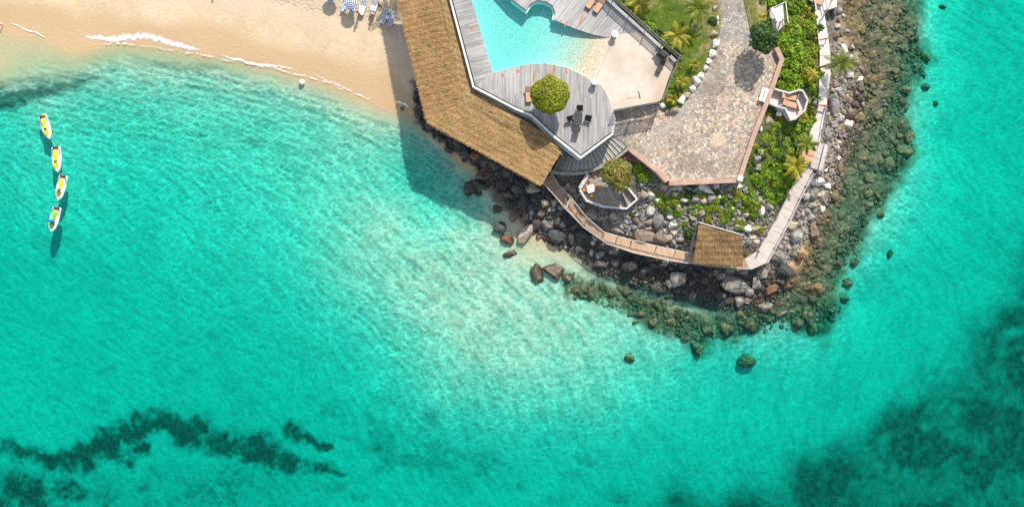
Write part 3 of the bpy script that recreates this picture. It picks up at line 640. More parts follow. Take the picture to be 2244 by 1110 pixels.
for i in range(n):
    a, b = POOL[i], POOL[(i + 1) % n]
    mb.add([P(*a, DECK - .01), P(*b, DECK - .01), P(*b, pool_floor(*b) - .05), P(*a, pool_floor(*a) - .05)], [(0, 1, 2, 3)])
mb.build('basin_wall', M['plaster'], pl)
MB().wall(PL([(1122,-2),(1153,22),(1161,9),(1177,0),(1196,3),(1211,12),(1217,27),(1214,43)], wl), .5, wl - 1.4, 1.15).build('underwater_ledge', M['plaster'], pl)
bm = bmesh.new(); vs = [bm.verts.new(P(a, b, wl)) for a, b in POOL]
for q in tessellate_polygon([[Vector((v.co.x, v.co.y, 0)) for v in vs]]): bm.faces.new([vs[i] for i in q])
for _ in range(7): bmesh.ops.subdivide_edges(bm, edges=[e for e in bm.edges if e.calc_length() > .5], cuts=1); bmesh.ops.triangulate(bm, faces=bm.faces)
for v in bm.verts: v.co.z += .07 * (mnoise.noise(v.co * 1.1) + .6 * mnoise.noise(v.co * 2.7))
bmesh.ops.recalc_face_normals(bm, faces=bm.faces)
me = bpy.data.meshes.new('water'); bm.to_mesh(me); bm.free()
tag(smooth(link_mesh('water', me, M['poolw'])), kind='structure')

PATIO = [(1304,178.5),(1318,190),(1330,207),(1337,225),(1341,243),(1440,223),(1450,217),(1480,130),(1403,72),(1365,74),(1335,83),(1298,177)]
obj_poly('patio', PATIO, DECK + .004, 4.4, M['patio'], 'structure')
mb = MB(); p, q = P(1343, 86, DECK + .008), P(1304, 175, DECK + .008)
MB().box((p + q) / 2, (.05, (p - q).length, .006), math.atan2((q - p).y, (q - p).x) - R(90)).build('patio', M['greyw'])['kind'] = 'structure'
# slatted fence round the patio
fn = root('slat_fence', 'dark timber slat fence round the pale patio', 'fence', P(1440, 150, DECK))
FP = PL([(1283,-70),(1343,0),(1486,128),(1449,221),(1440,227),(1343,244)], DECK)
for zc in (.25, 1.55): MB().wall([p + Vector((0, 0, 0)) for p in FP], .05, DECK + zc, .07).build('rail', M['greyw'], fn)
sl_ = resample(FP, .17); mb = MB()
for a, b in zip(sl_, sl_[1:]):
    d = b - a; mb.box((a + b) / 2 + Vector((0, 0, .87)), (.095, .022, 1.64), math.atan2(d.y, d.x))
mb.build('slat_panel', M['greyw'], fn)
for a, b in zip(FP, FP[1:]):
    n = max(1, round((b - a).length / 2.6))
    for i in range(n): MB().box(a.lerp(b, i / n) + Vector((0, 0, .9)), (.13, .13, 1.85), math.atan2((b - a).y, (b - a).x)).build('post', M['greyw'], fn)
gt = root('drainage_trough', 'long pale metal trough inside the patio fence', 'trough', P(1400, 70, DECK))
T_ = PL([(1275,-70),(1329,-4),(1452,106)], DECK + .35)
MB().wall(T_, .34, DECK + .12, .25).build('channel', M['white'], gt)
for p in resample(T_, 3.0): MB().box(p + Vector((0, 0, -.3)), (.1, .1, .3)).build('support', M['metal'], gt)
gt = root('drainage_trough', 'short pale metal trough end at the patio corner', 'trough', P(1474, 128, DECK))
MB().wall(PL([(1468,124),(1480,136)], DECK), .36, DECK + .12, .25).build('channel', M['white'], gt)
MB().box(P(1474, 130, DECK + .08), (.1, .1, .18)).build('support', M['metal'], gt)

# ------------------------------------------------------------------ stone terrace, path, lawns
PZ = [(1341,246),(1390,236),(1440,229),(1450,240),(1470,250),(1486,240),(1500,226),(1520,198),(1540,165),(1556,135),(1570,100),(1580,62),(1580,30),(1574,0),(1566,-80),(1622,-80),(1630,0),(1640,45),(1650,92),(1665,108),(1697,108),(1709,132),(1690,188),(1674,232),(1649,298),(1618,389),(1466,398),(1440,372),(1376,323),(1362,309),(1342,296),(1349,262)]
o = MB().prism(PL(PZ, PLAZA), 3.2); me = bpy.data.meshes.new('pavement')
ob = o.build('pavement', M['flag']); ob['kind'] = 'structure'
bm = bmesh.new(); bm.from_mesh(ob.data); bmesh.ops.triangulate(bm, faces=bm.faces)
for _ in range(7): bmesh.ops.subdivide_edges(bm, edges=[e for e in bm.edges if e.calc_length() > 1.6], cuts=1); bmesh.ops.triangulate(bm, faces=bm.faces)
bm.to_mesh(ob.data); bm.free()
at = ob.data.attributes.new('greyish', 'FLOAT', 'POINT')
vals = []
for v in ob.data.vertices:
    k = S * (H - v.co.z) / H; px, py = v.co.x / k + 1122, 555 - v.co.y / k
    a = max(0, min(1, (112 - py) / 30)); b_ = max(0, min(1, 1 - abs((px - 1480) - (260 - py) * .95) / 26)) if py > 100 and px < 1600 else 0
    vals.append(max(a, b_ * .9, .8 if px < 1372 else 0))
at.data.foreach_set('value', vals)
obj_poly('lawn', [(1283,-80),(1345,-4),(1490,127),(1452,222),(1443,230),(1451,240),(1470,250),(1486,240),(1500,226),(1520,198),(1540,165),(1556,135),(1570,100),(1580,62),(1580,30),(1574,0),(1566,-80)], PLAZA + .12, 4.2, None, 'structure')
obj_poly('lawn', [(1622.5,-80),(1630.5,0),(1640.5,45),(1650,90),(1668,88),(1680,60),(1680,-80)], PLAZA + .12, 4.2, None, 'structure')
m, nt, bs = newmat('lawn_grass'); co = coords(nt, 'pos'); n2 = noi(nt, co, 1.6, 6, .65); n1 = noi(nt, co, .22, 4, .6)
gcol = ramp(nt, n2, [(.3, (.035, .085, .008)), (.55, (.085, .155, .012)), (.75, (.17, .22, .03))])
sp = nd(nt, 'SeparateXYZ', {0: co}); dryf = mth(nt, 'ADD', n1, mth(nt, 'MULTIPLY', mth(nt, 'SUBTRACT', sp.outputs[1], 27.5), .028))
gcol = mixc(nt, ramp(nt, dryf, [(.48, g3(0)), (.68, g3(1))]), gcol, ramp(nt, n2, [(.35, (.13, .16, .04)), (.65, (.36, .27, .15))]))
bare = ramp(nt, noi(nt, nd(nt, 'Mapping', {0: co, 1: (3, 7, 0)}).outputs[0], .3, 5, .7), [(.6, g3(0)), (.7, g3(1))])
gcol = mixc(nt, mth(nt, 'MULTIPLY', bare, .75), gcol, (.40, .25, .16))
nt.links.new(gcol, bs.inputs['Base Color']); bs.inputs['Roughness'].default_value = .95; bumpit(nt, bs, noi(nt, co, 9, 4, .7), .9, .08); M['lawn'] = m
for o in COL.objects:
    if o.name.startswith('lawn'): o.data.materials.clear(); o.data.materials.append(m)
obj_poly('garden_bed', [(1376,328),(1400,333),(1404,360),(1380,352),(1358,345)], 4.5, 3.0, M['deckbr'], 'structure')

bw_ = root('brick_wall', 'low red brick wall edging the flagstone terrace', 'wall', P(1640, 380, PLAZA))
MB().wall(PL([(1699,106),(1711,132),(1692,187),(1676,231),(1649,299),(1619,391)], PLAZA), .56, 3.4, PLAZA + .62 - 3.4).build('wall_run', M['brick'], bw_)
MB().wall(PL([(1622,395),(1466,401.5)], PLAZA), .56, 3.0, PLAZA + .3 - 3.0).build('wall_run', M['brick'], bw_)
MB().wall(PL([(1461.5,397),(1440,374),(1380,327)], PLAZA), .56, 2.6, PLAZA + .3 - 2.6).build('wall_run', M['brick'], bw_)
MB().box(P(1621, 391, PLAZA + .36), (.66, .66, .74), R(-15)).build('corner_pier', M['whitecap'], bw_)

M['stairlit'] = noisy('step_lit_edge', (.5, .5, .44), (.68, .67, .6), 6, .9, .3)  # pale colour stands in for light on the riser edges
# ------------------------------------------------------------------ fan stairs
st = root('stone_stairs', 'fan shaped grey stone stairs below the deck corner', 'stairs', P(1300, 350, 3))
inn = resample(PL([(1343,299),(1310,322),(1290,336),(1272,351),(1252,340),(1233,326)], 4), .01)
def along(pl, t):
    seg = [(a, b, (b - a).length) for a, b in zip(pl, pl[1:])]; tot = sum(s[2] for s in seg); d = t * tot
    for a, b, l in seg:
        if d <= l or (a, b, l) == seg[-1]: return a.lerp(b, min(1, d / l))
        d -= l
I_ = PL([(1343,299),(1310,322),(1292,335),(1274,349),(1254,345),(1236,328)], 4); O_ = PL([(1372,322),(1348,343),(1320,360),(1291,371),(1254,375),(1213,371)], 4)
NS = 17
for i in range(NS):
    t0, t1 = i / NS, (i + 1) / NS; z = PLAZA - .1 - i * .15
    q = [along(I_, t0), along(I_, t1), along(O_, t1), along(O_, t0)]
    q = [Vector((v.x, v.y, z + .0004 * k)) for k, v in enumerate(q)]
    so2 = MB().prism(q, z - .6).build('step', M['stair'] if i < 15 else M['greyw'], st)
    if i < 15:
        e = .1; qq = [q[1].lerp(q[0], e), q[1], q[2], q[2].lerp(q[3], e)]; MB().prism([v + Vector((0, 0, .012)) for v in qq], z - .05).build('lit_edge', M['stairlit'], so2)  # strip added so that each step edge looks lit
MB().wall([Vector((p.x, p.y, z)) for p, z in zip(PL([(1377,325),(1351,346),(1322,363),(1293,375)], 4), (5.35, 4.9, 4.4, 3.95))], .36, 2.0, None).build('side_kerb', M['stonecurb'], st)
MB().wall([Vector((p.x, p.y, z)) for p, z in zip(PL([(1292,375.5),(1278,378),(1255,379),(1230,378),(1208,374)], 4), (3.9, 3.7, 3.4, 3.2, 3.0))], .36, 1.6, None).build('side_kerb', M['stonecurb'], st)

# ------------------------------------------------------------------ lower terrace with a dining table
LT = 3.3
lt = root('dining_terrace', 'small timber dining terrace with white parapet above the boulders', 'terrace', P(1330, 420, 2))
TP = [(1292,378),(1270,413),(1285,440),(1323,453),(1372,457),(1395,437),(1369,405),(1340,385),(1320,368)]
obj_poly('terrace_boards', TP, LT, 1.6, M['terrB'], parent=lt)
MB().wall(PL([(1288,382),(1270,413)], LT), .45, LT - .3, .8).build('bench_wall', M['palew'], lt)
MB().wall(PL([(1270,416),(1285,440),(1323,453),(1372,457),(1395,437),(1369,405)], LT), .2, 1.5, LT - 1.5 + .75).build('parapet', M['whitecap'], lt)
MB().wall(PL([(1362,420),(1376,452)], LT), .16, LT, .75).build('divider_wall', M['greyw'], lt)
MB().prism(PL([(1294,373),(1309,360),(1312,380),(1305,391),(1298,384)], LT + .17), LT).build('landing_step', M['walkB'], lt)
arc = [P(1318 + 17 * math.cos(a), 413 - 17 * math.sin(a), LT + .012) for a in np.linspace(R(20), R(170), 14)]
MB().wall(arc, .07, LT + .002, .01).build('inlay_strip', M['brownw'], lt)

def make_table(name, label, cat, w_, d_, h_, top, legm, group=None):
    t = root(name, label, cat, group=group)
    mb = MB().box((0, 0, h_ - .02), (w_, d_, .04)); mb.build('tabletop', top, t)
    for sx_ in (-1, 1):
        for sy_ in (-1, 1): MB().box((sx_ * (w_ / 2 - .06), sy_ * (d_ / 2 - .06), (h_ - .04) / 2), (.05, .05, h_ - .04), 0, 0, 1).build('leg', legm, t)
    return t
def make_chair(name, label, cat, seatm, framem, group=None, arms=True, wd=.56):
    t = root(name, label, cat, group=group); h = wd / 2
    MB().box((0, 0, .43), (wd - .04, .5, .05), 0, 0, .96).build('seat', seatm, t)
    MB().box((0, .27, .68), (wd - .04, .035, .48), 0, R(-12)).build('backrest', seatm, t)
    for s_ in (-1, 1):
        MB().tube([(s_ * h, -.25, 0), (s_ * h, -.24, .43), (s_ * h, -.23, .62 if arms else .44)], .018).build('leg', framem, t)
        MB().tube([(s_ * h, .3, 0), (s_ * h, .25, .43), (s_ * h, .34, .93)], .018).build('leg', framem, t)
        if arms: MB().box((s_ * h, .02, .635), (.055, .56, .03)).build('armrest', framem, t)
    MB().tube([(-h, .34, .93), (h, .34, .93)], .018).build('top_rail', framem, t)
    return t
def place(o, p, rz, label=None, group=None, s=None):
    o.location = p; o.rotation_euler = (0, 0, rz)
    if label: o['label'] = label
    if group: o['group'] = group
    if s: o.scale = s if hasattr(s, '__len__') else (s, s, s)
    return o
tb = make_table('dining_table', 'white square dining table among orange chairs', 'table', .95, .95, .74, M['towel'], M['palew'])
place(tb, P(1294, 414, LT), R(15))
ch = make_chair('dining_chair', '', 'chair', M['orangew'], M['orangew'], 'orange chairs round the white table', False, .46)
for i, (a, b, rz, lb) in enumerate(((1283.5,415,105,'orange wooden chair on the sea side of the white table'),(1290.5,403,15,'orange wooden chair between the white table and the stairs'),(1305,411,-75,'brown orange chair beside the white table nearest the tree'),(1296.5,425,195,'orange wooden chair below the white table by the parapet'))):
    c = ch if i == 0 else copy_tree(ch); place(c, P(a, b, LT), R(rz), lb)

# ------------------------------------------------------------------ thatched restaurant roof
rf = root('thatched_restaurant', 'long L shaped thatched restaurant roof between beach and timber deck', 'building', P(1000, 220, 1))
EAVE, TOP = 5.9, 6.75
def thatch(name, quad, mat_, nblade, flow, parent, seed, ln=.4, drop=.28, cell=.5):
    """quad: 4 world corners a-b along the eave, d-c along the top"""
    rg = np.random.default_rng(seed); a, b, c, d = [np.array(v) for v in quad]
    nu = max(4, int(np.linalg.norm(b - a) / cell)); nv = max(3, int(np.linalg.norm(d - a) / cell))
    u, v = np.meshgrid(np.linspace(0, 1, nu), np.linspace(0, 1, nv))
    Pt = lambda u, v: a * ((1 - u) * (1 - v))[..., None] + b * (u * (1 - v))[..., None] + c * (u * v)[..., None] + d * ((1 - u) * v)[..., None]
    V = Pt(u, v); V[..., 2] += (fbm(V[..., 0] / 1.3, V[..., 1] / 1.3, 4, seed) - .5) * .22
    I = np.arange(nu * nv).reshape(nv, nu); Fq = np.stack([I[:-1, :-1], I[:-1, 1:], I[1:, 1:], I[1:, :-1]], -1).reshape(-1, 4)
    V = V.reshape(-1, 3)
    # underside skirt along the eave
    e = Pt(np.linspace(0, 1, nu), np.zeros(nu)); e2 = e.copy(); e2[:, 2] -= drop; k = len(V)
    V = np.vstack([V, e2]); Fq = np.vstack([Fq, np.array([(i, k + i, k + i + 1, i + 1) for i in range(nu - 1)])])
    # straw
    uu = rg.random(nblade); vv = rg.random(nblade) ** 1.0; vv[: nblade // 8] = rg.random(nblade // 8) * .02
    base = Pt(uu, vv); base[:, 2] += (fbm(base[:, 0] / 1.3, base[:, 1] / 1.3, 4, seed) - .5) * .22 + .01
    fd = np.array(flow); fd = fd / np.linalg.norm(fd); j = rg.normal(0, .2, (nblade, 3)); j[:, 2] *= .35
    dr = fd[None] + j; dr /= np.linalg.norm(dr, axis=1)[:, None]
    L = ln * (.5 + rg.random(nblade)); L[: nblade // 8] *= .7 + .6 * rg.random(nblade // 8); sd_ = np.cross(dr, [0, 0, 1]); sd_ /= np.linalg.norm(sd_, axis=1)[:, None]; wd_ = (.012 + .02 * rg.random(nblade))[:, None]
    lift = np.zeros((nblade, 3)); lift[:, 2] = .01 + .04 * rg.random(nblade)
    B = np.stack([base - sd_ * wd_, base + sd_ * wd_, base + dr * L[:, None] + lift + sd_ * wd_ * .6, base + dr * L[:, None] + lift - sd_ * wd_ * .6], 1).reshape(-1, 3)
    k = len(V); Fb = (np.arange(nblade * 4).reshape(-1, 4) + k)
    return mesh_np(name, np.vstack([V, B]), np.vstack([Fq, Fb]), mat_, parent)
e0, e1, e2 = P(862, -70, EAVE), P(941, 262, EAVE), P(1190, 401, EAVE)
t2 = P(1236, 328, TOP)
r0, hip, r2 = P(953, -70, TOP), P(1020, 220, TOP), P(1229, 333, TOP)
thatch('thatch', (e0, e1, hip, r0), M['thatch'], 26000, (e0 - r0)[:], rf, 11)
thatch('thatch', (e1, e2, r2, hip), M['thatch2'], 30000, (e1.lerp(e2, .5) - hip.lerp(r2, .5))[:], rf, 12)
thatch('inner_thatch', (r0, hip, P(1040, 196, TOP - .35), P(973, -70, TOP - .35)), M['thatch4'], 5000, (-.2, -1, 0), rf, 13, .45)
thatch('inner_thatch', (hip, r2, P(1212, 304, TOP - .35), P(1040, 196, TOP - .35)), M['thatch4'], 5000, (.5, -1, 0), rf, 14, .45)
MB().wall([e0 + Vector((.3, 0, -.3)), e1 + Vector((.25, .25, -.3)), e2 + Vector((-.1, .4, -.3))], .12, EAVE - .5, .22).build('fascia_beam', M['brownw'], rf)
for p in resample([e0 + Vector((1.2, 0, 0)), e1 + Vector((1.0, .8, 0)), e2 + Vector((-.6, 1.0, 0))], 3.4):
    g = float(base_h(np.array([p.x]), np.array([p.y]))[0])
    MB().tube([(p.x, p.y, g - .4), (p.x, p.y, EAVE - .1)], .11, 8).build('post', M['brownw'], rf)
MB().prism(PL([(905,-70),(968,246),(1196,372),(1215,345),(1040,215),(985,-70)], 3.05), 2.8, True).build('floor', M['greyw'], rf)

# ------------------------------------------------------------------ boardwalk round the point
bk = root('boardwalk', 'narrow timber boardwalk with rails winding round the rocky point', 'boardwalk', P(1500, 560, 2))
BZ = 2.4
IN = [(1208,381),(1223,407),(1251,434),(1286,478),(1323,509),(1385,526),(1439,539),(1523,557),(1580,566),(1633,566),(1661,549),(1700,480),(1721,436),(1752,378),(1772,338)]
OUT = [(1189,402),(1211,425),(1238,457),(1278,498),(1326,532),(1388,554),(1475,572),(1550,582),(1600,587),(1642,589),(1680,573),(1729,481),(1750,436),(1778,381),(1797,345)]
def deckstrip(i0, i1, name, mat_, dz=0.0, label=None):
    pts = IN[i0:i1 + 1] + OUT[i0:i1 + 1][::-1]
    o = MB().prism(PL(pts, BZ + dz), BZ + dz - .16, True).build(name, mat_, bk)
    if label: o['label'] = label
    return o
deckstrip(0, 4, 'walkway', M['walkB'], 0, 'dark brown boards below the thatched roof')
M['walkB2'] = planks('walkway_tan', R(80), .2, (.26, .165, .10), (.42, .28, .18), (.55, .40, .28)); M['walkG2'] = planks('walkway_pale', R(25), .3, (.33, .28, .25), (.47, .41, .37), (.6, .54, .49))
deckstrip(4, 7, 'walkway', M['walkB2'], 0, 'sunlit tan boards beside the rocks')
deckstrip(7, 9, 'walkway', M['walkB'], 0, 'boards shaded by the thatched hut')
deckstrip(9, 14, 'walkway', M['walkG2'], 0, 'pale grey boards climbing to the garden')
def rail(pts, m_, h=.95, step=2.2, double=False):
    pth = PL(pts, BZ)
    for z in ((h,) if not double else (h, h * .55)): MB().wall(pth, .09, BZ + z - .07, .07).build('handrail', m_, bk)
    for p in resample(pth, step): MB().box(p + Vector((0, 0, h / 2 - .25)), (.1, .1, h + .3)).build('rail_post', m_, bk)
rail([(a, b) for a, b in OUT[0:5]], M['palew']); rail([(a, b) for a, b in IN[0:5]], M['palew'])
rail(OUT[4:10], M['palew'], .95, 2.4); rail(IN[4:8], M['palew'], .95, 2.4)
rail(OUT[9:14], M['palew'], 1.0, 2.0, True); rail(IN[10:13], M['palew'], 1.0, 2.0, True)
for p in resample(PL([(a * .5 + c * .5, b * .5 + d * .5) for (a, b), (c, d) in zip(IN[:14], OUT[:14])], BZ), 3.6):
    MB().box((p.x, p.y, BZ / 2 + .0), (.2, .2, BZ - .35)).build('pile', M['greyw'], bk)
MB().wall(PL([(1244,425),(1238,440)], BZ), .14, BZ, .5).build('gate_rail', M['greyw'], bk)
MB().wall(PL([(1249,436),(1240,456)], BZ), .14, BZ, .9).build('gate_rail', M['palew'], bk)
gp = root('garden_path', 'pale concrete and timber path between garden and shore boulders', 'path', P(1805, 200, 2))
PI = [(1783,322),(1770,296),(1789,252),(1794,230),(1795,189),(1797,122),(1793,86),(1790,49),(1779,27),(1768,-70)]
PO = [(1800,318),(1797,308),(1805,262),(1811,235),(1820,162),(1820,122),(1816,89),(1808,40),(1806,22),(1804,-70)]
def pstrip(i0, i1, m_, z, lb):
    o = MB().prism(PL(PI[i0:i1 + 1] + PO[i0:i1 + 1][::-1], z), z - .5, True).build('path_slab', m_, gp); o['label'] = lb
M['pathW'] = planks('path_boards', R(88), .24, (.42, .36, .33), (.58, .51, .47), (.70, .64, .6), .2)
pstrip(0, 3, M['walkC'], 2.38, 'cracked pale concrete slab'); pstrip(3, 5, M['pathW'], 2.42, 'bleached boards beside the palm'); pstrip(5, 9, M['pathW'], 2.46, 'bleached boards by the upper platform')
MB().prism(PL([(1793,-70),(1805,24),(1834,15),(1836,-70)], 2.55), 1.0, True).build('lounging_platform', M['pathW'], gp)
MB().wall(PL([(1772,-60),(1784,8),(1786,24)], 2.5), .2, 2.3, .75).build('side_wall', M['palew'], gp)
MB().prism(PL([(1789,313),(1817,317),(1803,376),(1775,366)], 2.6), 1.2, True).build('lookout_platform', M['walkG2'], gp)
for pts in ([(1812,318),(1799,374)], [(1803,374),(1782,382),(1766,410)], [(1808,240),(1801,285),(1795,312)], [(1803,0),(1808,24),(1797,45)], [(1822,0),(1808,26)]):
    pth = PL(pts, 2.5)
    MB().wall(pth, .08, 2.5 + .8, .07).build('handrail', M['greyw'], gp)
    for p in resample(pth, 1.8): MB().box(p + Vector((0, 0, .3)), (.09, .09, 1.1)).build('rail_post', M['greyw'], gp)
MB().wall(PL([(1808,318),(1795,374)], 2.6), .35, 2.6, .4).build('bench_seat', M['palew'], gp)
for (a, b, c, d, lb) in ((1794,88,1814,84,'red rope barrier across the path above the leaning palm'), (1793,230,1812,231,'red rope barrier across the path beside the big pale boulder')):
    r_ = root('rope_barrier', lb, 'rope barrier', P((a + c) / 2, (b + d) / 2, 2.4), group='red rope barriers across the path')
    p, q = P(a, b, 3.2), P(c, d, 3.2); MB().tube([p, p.lerp(q, .33) - Vector((0, 0, .12)), p.lerp(q, .66) - Vector((0, 0, .12)), q], .09).build('rope', M['red'], r_)
    for e in (p, q): MB().tube([(e.x, e.y, 2.3), (e.x, e.y, 3.3)], .06).build('post', M['greyw'], r_)

# ------------------------------------------------------------------ small thatched hut
ht = root('thatched_hut', 'small square thatched hut standing on the boardwalk corner', 'hut', P(1575, 540, 2.4))
ha, hb, hc, hd = P(1521, 568, 4.7), P(1627, 575, 4.7), P(1626, 515, 5.5), P(1532, 488, 5.5)
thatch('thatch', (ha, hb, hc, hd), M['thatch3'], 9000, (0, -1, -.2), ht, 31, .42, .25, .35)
MB().wall([hd + Vector((0, .05, 0)), hc + Vector((0, .05, 0))], .14, 4.2, 1.42).build('ridge_board', M['palew'], ht)
MB().prism([hd + Vector((0,0,-.12)), ha + Vector((0,0,-.12)), hb + Vector((0,0,-.12)), hc + Vector((0,0,-.12))], 4.45).build('roof_frame', M['brownw'], ht)
for a, b in ((1527,560),(1620,566),(1620,520),(1536,497)): MB().box(P(a, b, 3.4), (.16, .16, 2.6)).build('post', M['greyw'], ht)
MB().prism(PL([(1526,560),(1620,564),(1620,520),(1536,496)], 2.35), 1.2, True).build('floor', M['greyw'], ht)
MB().wall(PL([(1512,556),(1520,508)], 2.4), .3, 2.2, 1.1).build('side_screen', M['greyw'], ht)

# ------------------------------------------------------------------ angular lookout deck in the garden, bench, shelter
oz = 4.7
od = root('lookout_deck', 'angular white railed timber deck in the garden beside the brick wall', 'deck', P(1725, 230, 4))
OD = [(1694,197),(1726,206),(1748,199),(1756,201),(1766,221),(1760,243),(1739,262),(1729,264),(1718,240),(1702,236),(1683,228)]
obj_poly('deck_boards', OD, oz, 3.0, M['pathW'], parent=od)
MB().wall(PL([(1694,197),(1726,206),(1748,199),(1756,201),(1766,221),(1760,243),(1739,262),(1729,264),(1718,240),(1702,236),(1683,228)], oz), .22, oz, .8).build('railing', M['palew'], od)
MB().wall(PL([(1750,203),(1743,222),(1750,244)], oz), .1, oz, .5).build('bench_back', M['greyw'], od)
MB().wall(PL([(1700,236),(1716,241),(1727,259)], oz), .5, oz - .3, .75).build('bench', M['palew'], od)
bn = root('plank_bench', 'white two plank bench against the brick wall on the terrace', 'bench', P(1672, 209, PLAZA), R(-18))
for dx in (-.24, .24): MB().box((dx, 0, .46), (.4, 1.75, .05)).build('seat_plank', M['white'], bn).parent = bn
for s_ in (-1, 1): MB().box((0, s_ * .65, .215), (.7, .08, .43)).build('leg', M['palew'], bn)
for c in bn.children: c.data.transform(Matrix.Translation(bn.location))
sh = root('concrete_shelter', 'stained white concrete shelter slab among the garden shrubs', 'shelter', P(1704, 40, 4.2))
MB().prism(PL([(1688,18),(1714,9),(1718,36),(1712,46),(1703,48)], 6.2), 6.0, True).build('roof_slab', M['whitecap'], sh)
MB().prism(PL([(1684,22),(1716,12),(1719,55),(1704,70),(1694,60)], 4.75), 3.6, True).build('floor_slab', M['walkC'], sh)
for a, b in ((1690,20),(1713,12),(1714,44),(1704,46)): MB().box(P(a, b, 5.4), (.14, .14, 1.3)).build('post', M['palew'], sh)
MB().tube([P(1722,6,5.6), P(1727,50,5.6)], .06).build('pipe_rail', M['white'], sh); MB().tube([P(1697,16,6.3), P(1722,4,6.3)], .06).build('pipe_rail', M['palew'], sh)
# ------------------------------------------------------------------ furniture on the decks
def make_lounger(name, label, cushm, framem, group, back=32, pad=True, L=1.95, W=.66):
    t = root(name, label, 'sun lounger', group=group)
    MB().box((0, -.3, .31), (W, L * .64, .05)).build('frame', framem, t)
    for s_ in (-1, 1):
        for y_ in (-.85, .55): MB().box((s_ * (W / 2 - .05), y_, .15), (.06, .06, .3)).build('leg', framem, t)
    hinge = .32; a = R(back); l = L * .38
    c = Vector((0, hinge + math.cos(a) * l / 2, .34 + math.sin(a) * l / 2))
    MB().box(c, (W, l, .05), 0, a).build('backrest', framem, t)
    n = Vector((0, -math.sin(a), math.cos(a)))
    MB().box((0, -.3, .375), (W - .04, L * .63, .075), 0, 0, .96).build('cushion', cushm, t)
    MB().box(c + n * .065, (W - .04, l - .02, .075), 0, a, .96).build('back_cushion', cushm, t)
    return t
LG = make_lounger('sun_lounger', '', M['peach'], M['brownw'], 'peach cushioned sun loungers')
DKZ = DECK + .003
for i, (a, b, z, rz, lb) in enumerate((
    (1296,5,DKZ,-35,'peach sun lounger nearest the pool on the upper deck'),
    (1313,14,DKZ,-35,'peach sun lounger beside the pale trough on the upper deck'),
    (1158,208,DKZ,2,'peach sun lounger half hidden by the round topiary tree'),
    (1727,213,oz,80,'peach lounger on the garden deck on the uphill side'),
    (1729,229,oz,75,'peach lounger on the garden deck nearest the bench'),
    (1766,334,2.75,80,'peach lounger under the palm beside the lookout platform'),
    (1763,346,2.75,75,'peach lounger shadowed by a palm frond at the walkway'),
    (1786,3,2.56,72,'peach lounger on the bleached platform at the photo top edge'))):
    c = LG if i == 0 else copy_tree(LG); place(c, P(a, b, z), R(rz), lb, s=(1.15, 1.05, 1))
for a, b in ((1766,334),(1763,346)): pass
MB().prism(PL([(1750,322),(1780,326),(1779,362),(1745,355)], 2.74), 1.8, True).build('timber_pad', M['greyw'])
tag(COL.objects['timber_pad'], 'grey timber pad under two peach loungers by the palm', 'pad')
lm = make_lounger('mesh_lounger', 'dark mesh sun lounger on the pale patio beside the black grill', M['mesh'], M['metal'], None, 40, True, 1.9, .62)
place(lm, P(1447, 147, DKZ), R(-28))
gr = root('covered_grill', 'black covered grill cart at the patio fence corner', 'grill')
MB().box((0, 0, .5), (1.25, .75, .75), 0, 0, .93).build('cabinet', M['black'], gr); MB().box((0, .05, .98), (1.1, .62, .2), 0, 0, .75).build('lid', M['black'], gr)
MB().box((-.86, 0, .8), (.42, .6, .04)).build('side_shelf', M['metal'], gr)
MB().tube([(-.45, -.4, .92), (.45, -.4, .92)], .02).build('handle', M['metal'], gr)
for sx_ in (-.5, .5):
    for sy_ in (-.28, .28): MB().tube([(sx_ - .03, sy_, .07), (sx_ + .03, sy_, .07)], .07, 8).build('wheel', M['metal'], gr)
place(gr, P(1450, 122, DKZ), R(-42))
td = make_table('patio_table', 'dark slatted dining table between four charcoal armchairs', 'table', 1.0, 1.5, .74, M['mesh'], M['metal']); place(td, P(1266, 262, DKZ), R(-4))
ac = make_chair('armchair', '', 'chair', M['mesh'], M['metal'], 'charcoal armchairs round the dark table', True, .66)
for i, (a, b, rz, lb) in enumerate(((1270,240,0,'charcoal armchair at the head of the dark table nearest the patio'),(1249,263,14,'charcoal armchair on the topiary side of the dark table'),(1288,262,-12,'charcoal armchair on the terrace side of the dark table'),(1264,284,170,'charcoal armchair at the end of the dark table nearest the deck corner'))):
    c = ac if i == 0 else copy_tree(ac); place(c, P(a, b, DKZ), R(rz), lb, s=1.15)
bl = root('round_pedestal', 'white round pedestal planter at the pool entry by the trough', 'pedestal', group='white round pedestals at the pool entry')
mb = MB(); mb.tube([(0,0,0),(0,0,.1),(0,0,.75),(0,0,.82)], .3, 20, .38); mb.build('column', M['white'], bl); MB().tube([(0,0,.82),(0,0,.9)], .43, 24).build('cap', M['white'], bl)
place(bl, P(1346, 77, DKZ), 0)
place(copy_tree(bl), P(1302.5, 181, DKZ), 0, 'white round pedestal planter at the pool entry by the grey lower deck')
vs_ = root('white_post', 'small white sign post lying on the patio floor', 'board', group=None)
MB().box((0, 0, .02), (1.6, .75, .03)).build('panel', M['patio'], vs_); MB().box((.85, -.1, .06), (.07, .9, .1), R(8)).build('edge_board', M['brownw'], vs_)
place(vs_, P(1386, 208, DKZ + .004), R(8), 'tan board lying on the pale patio near its lower fence'); vs_.name = 'floor_board'

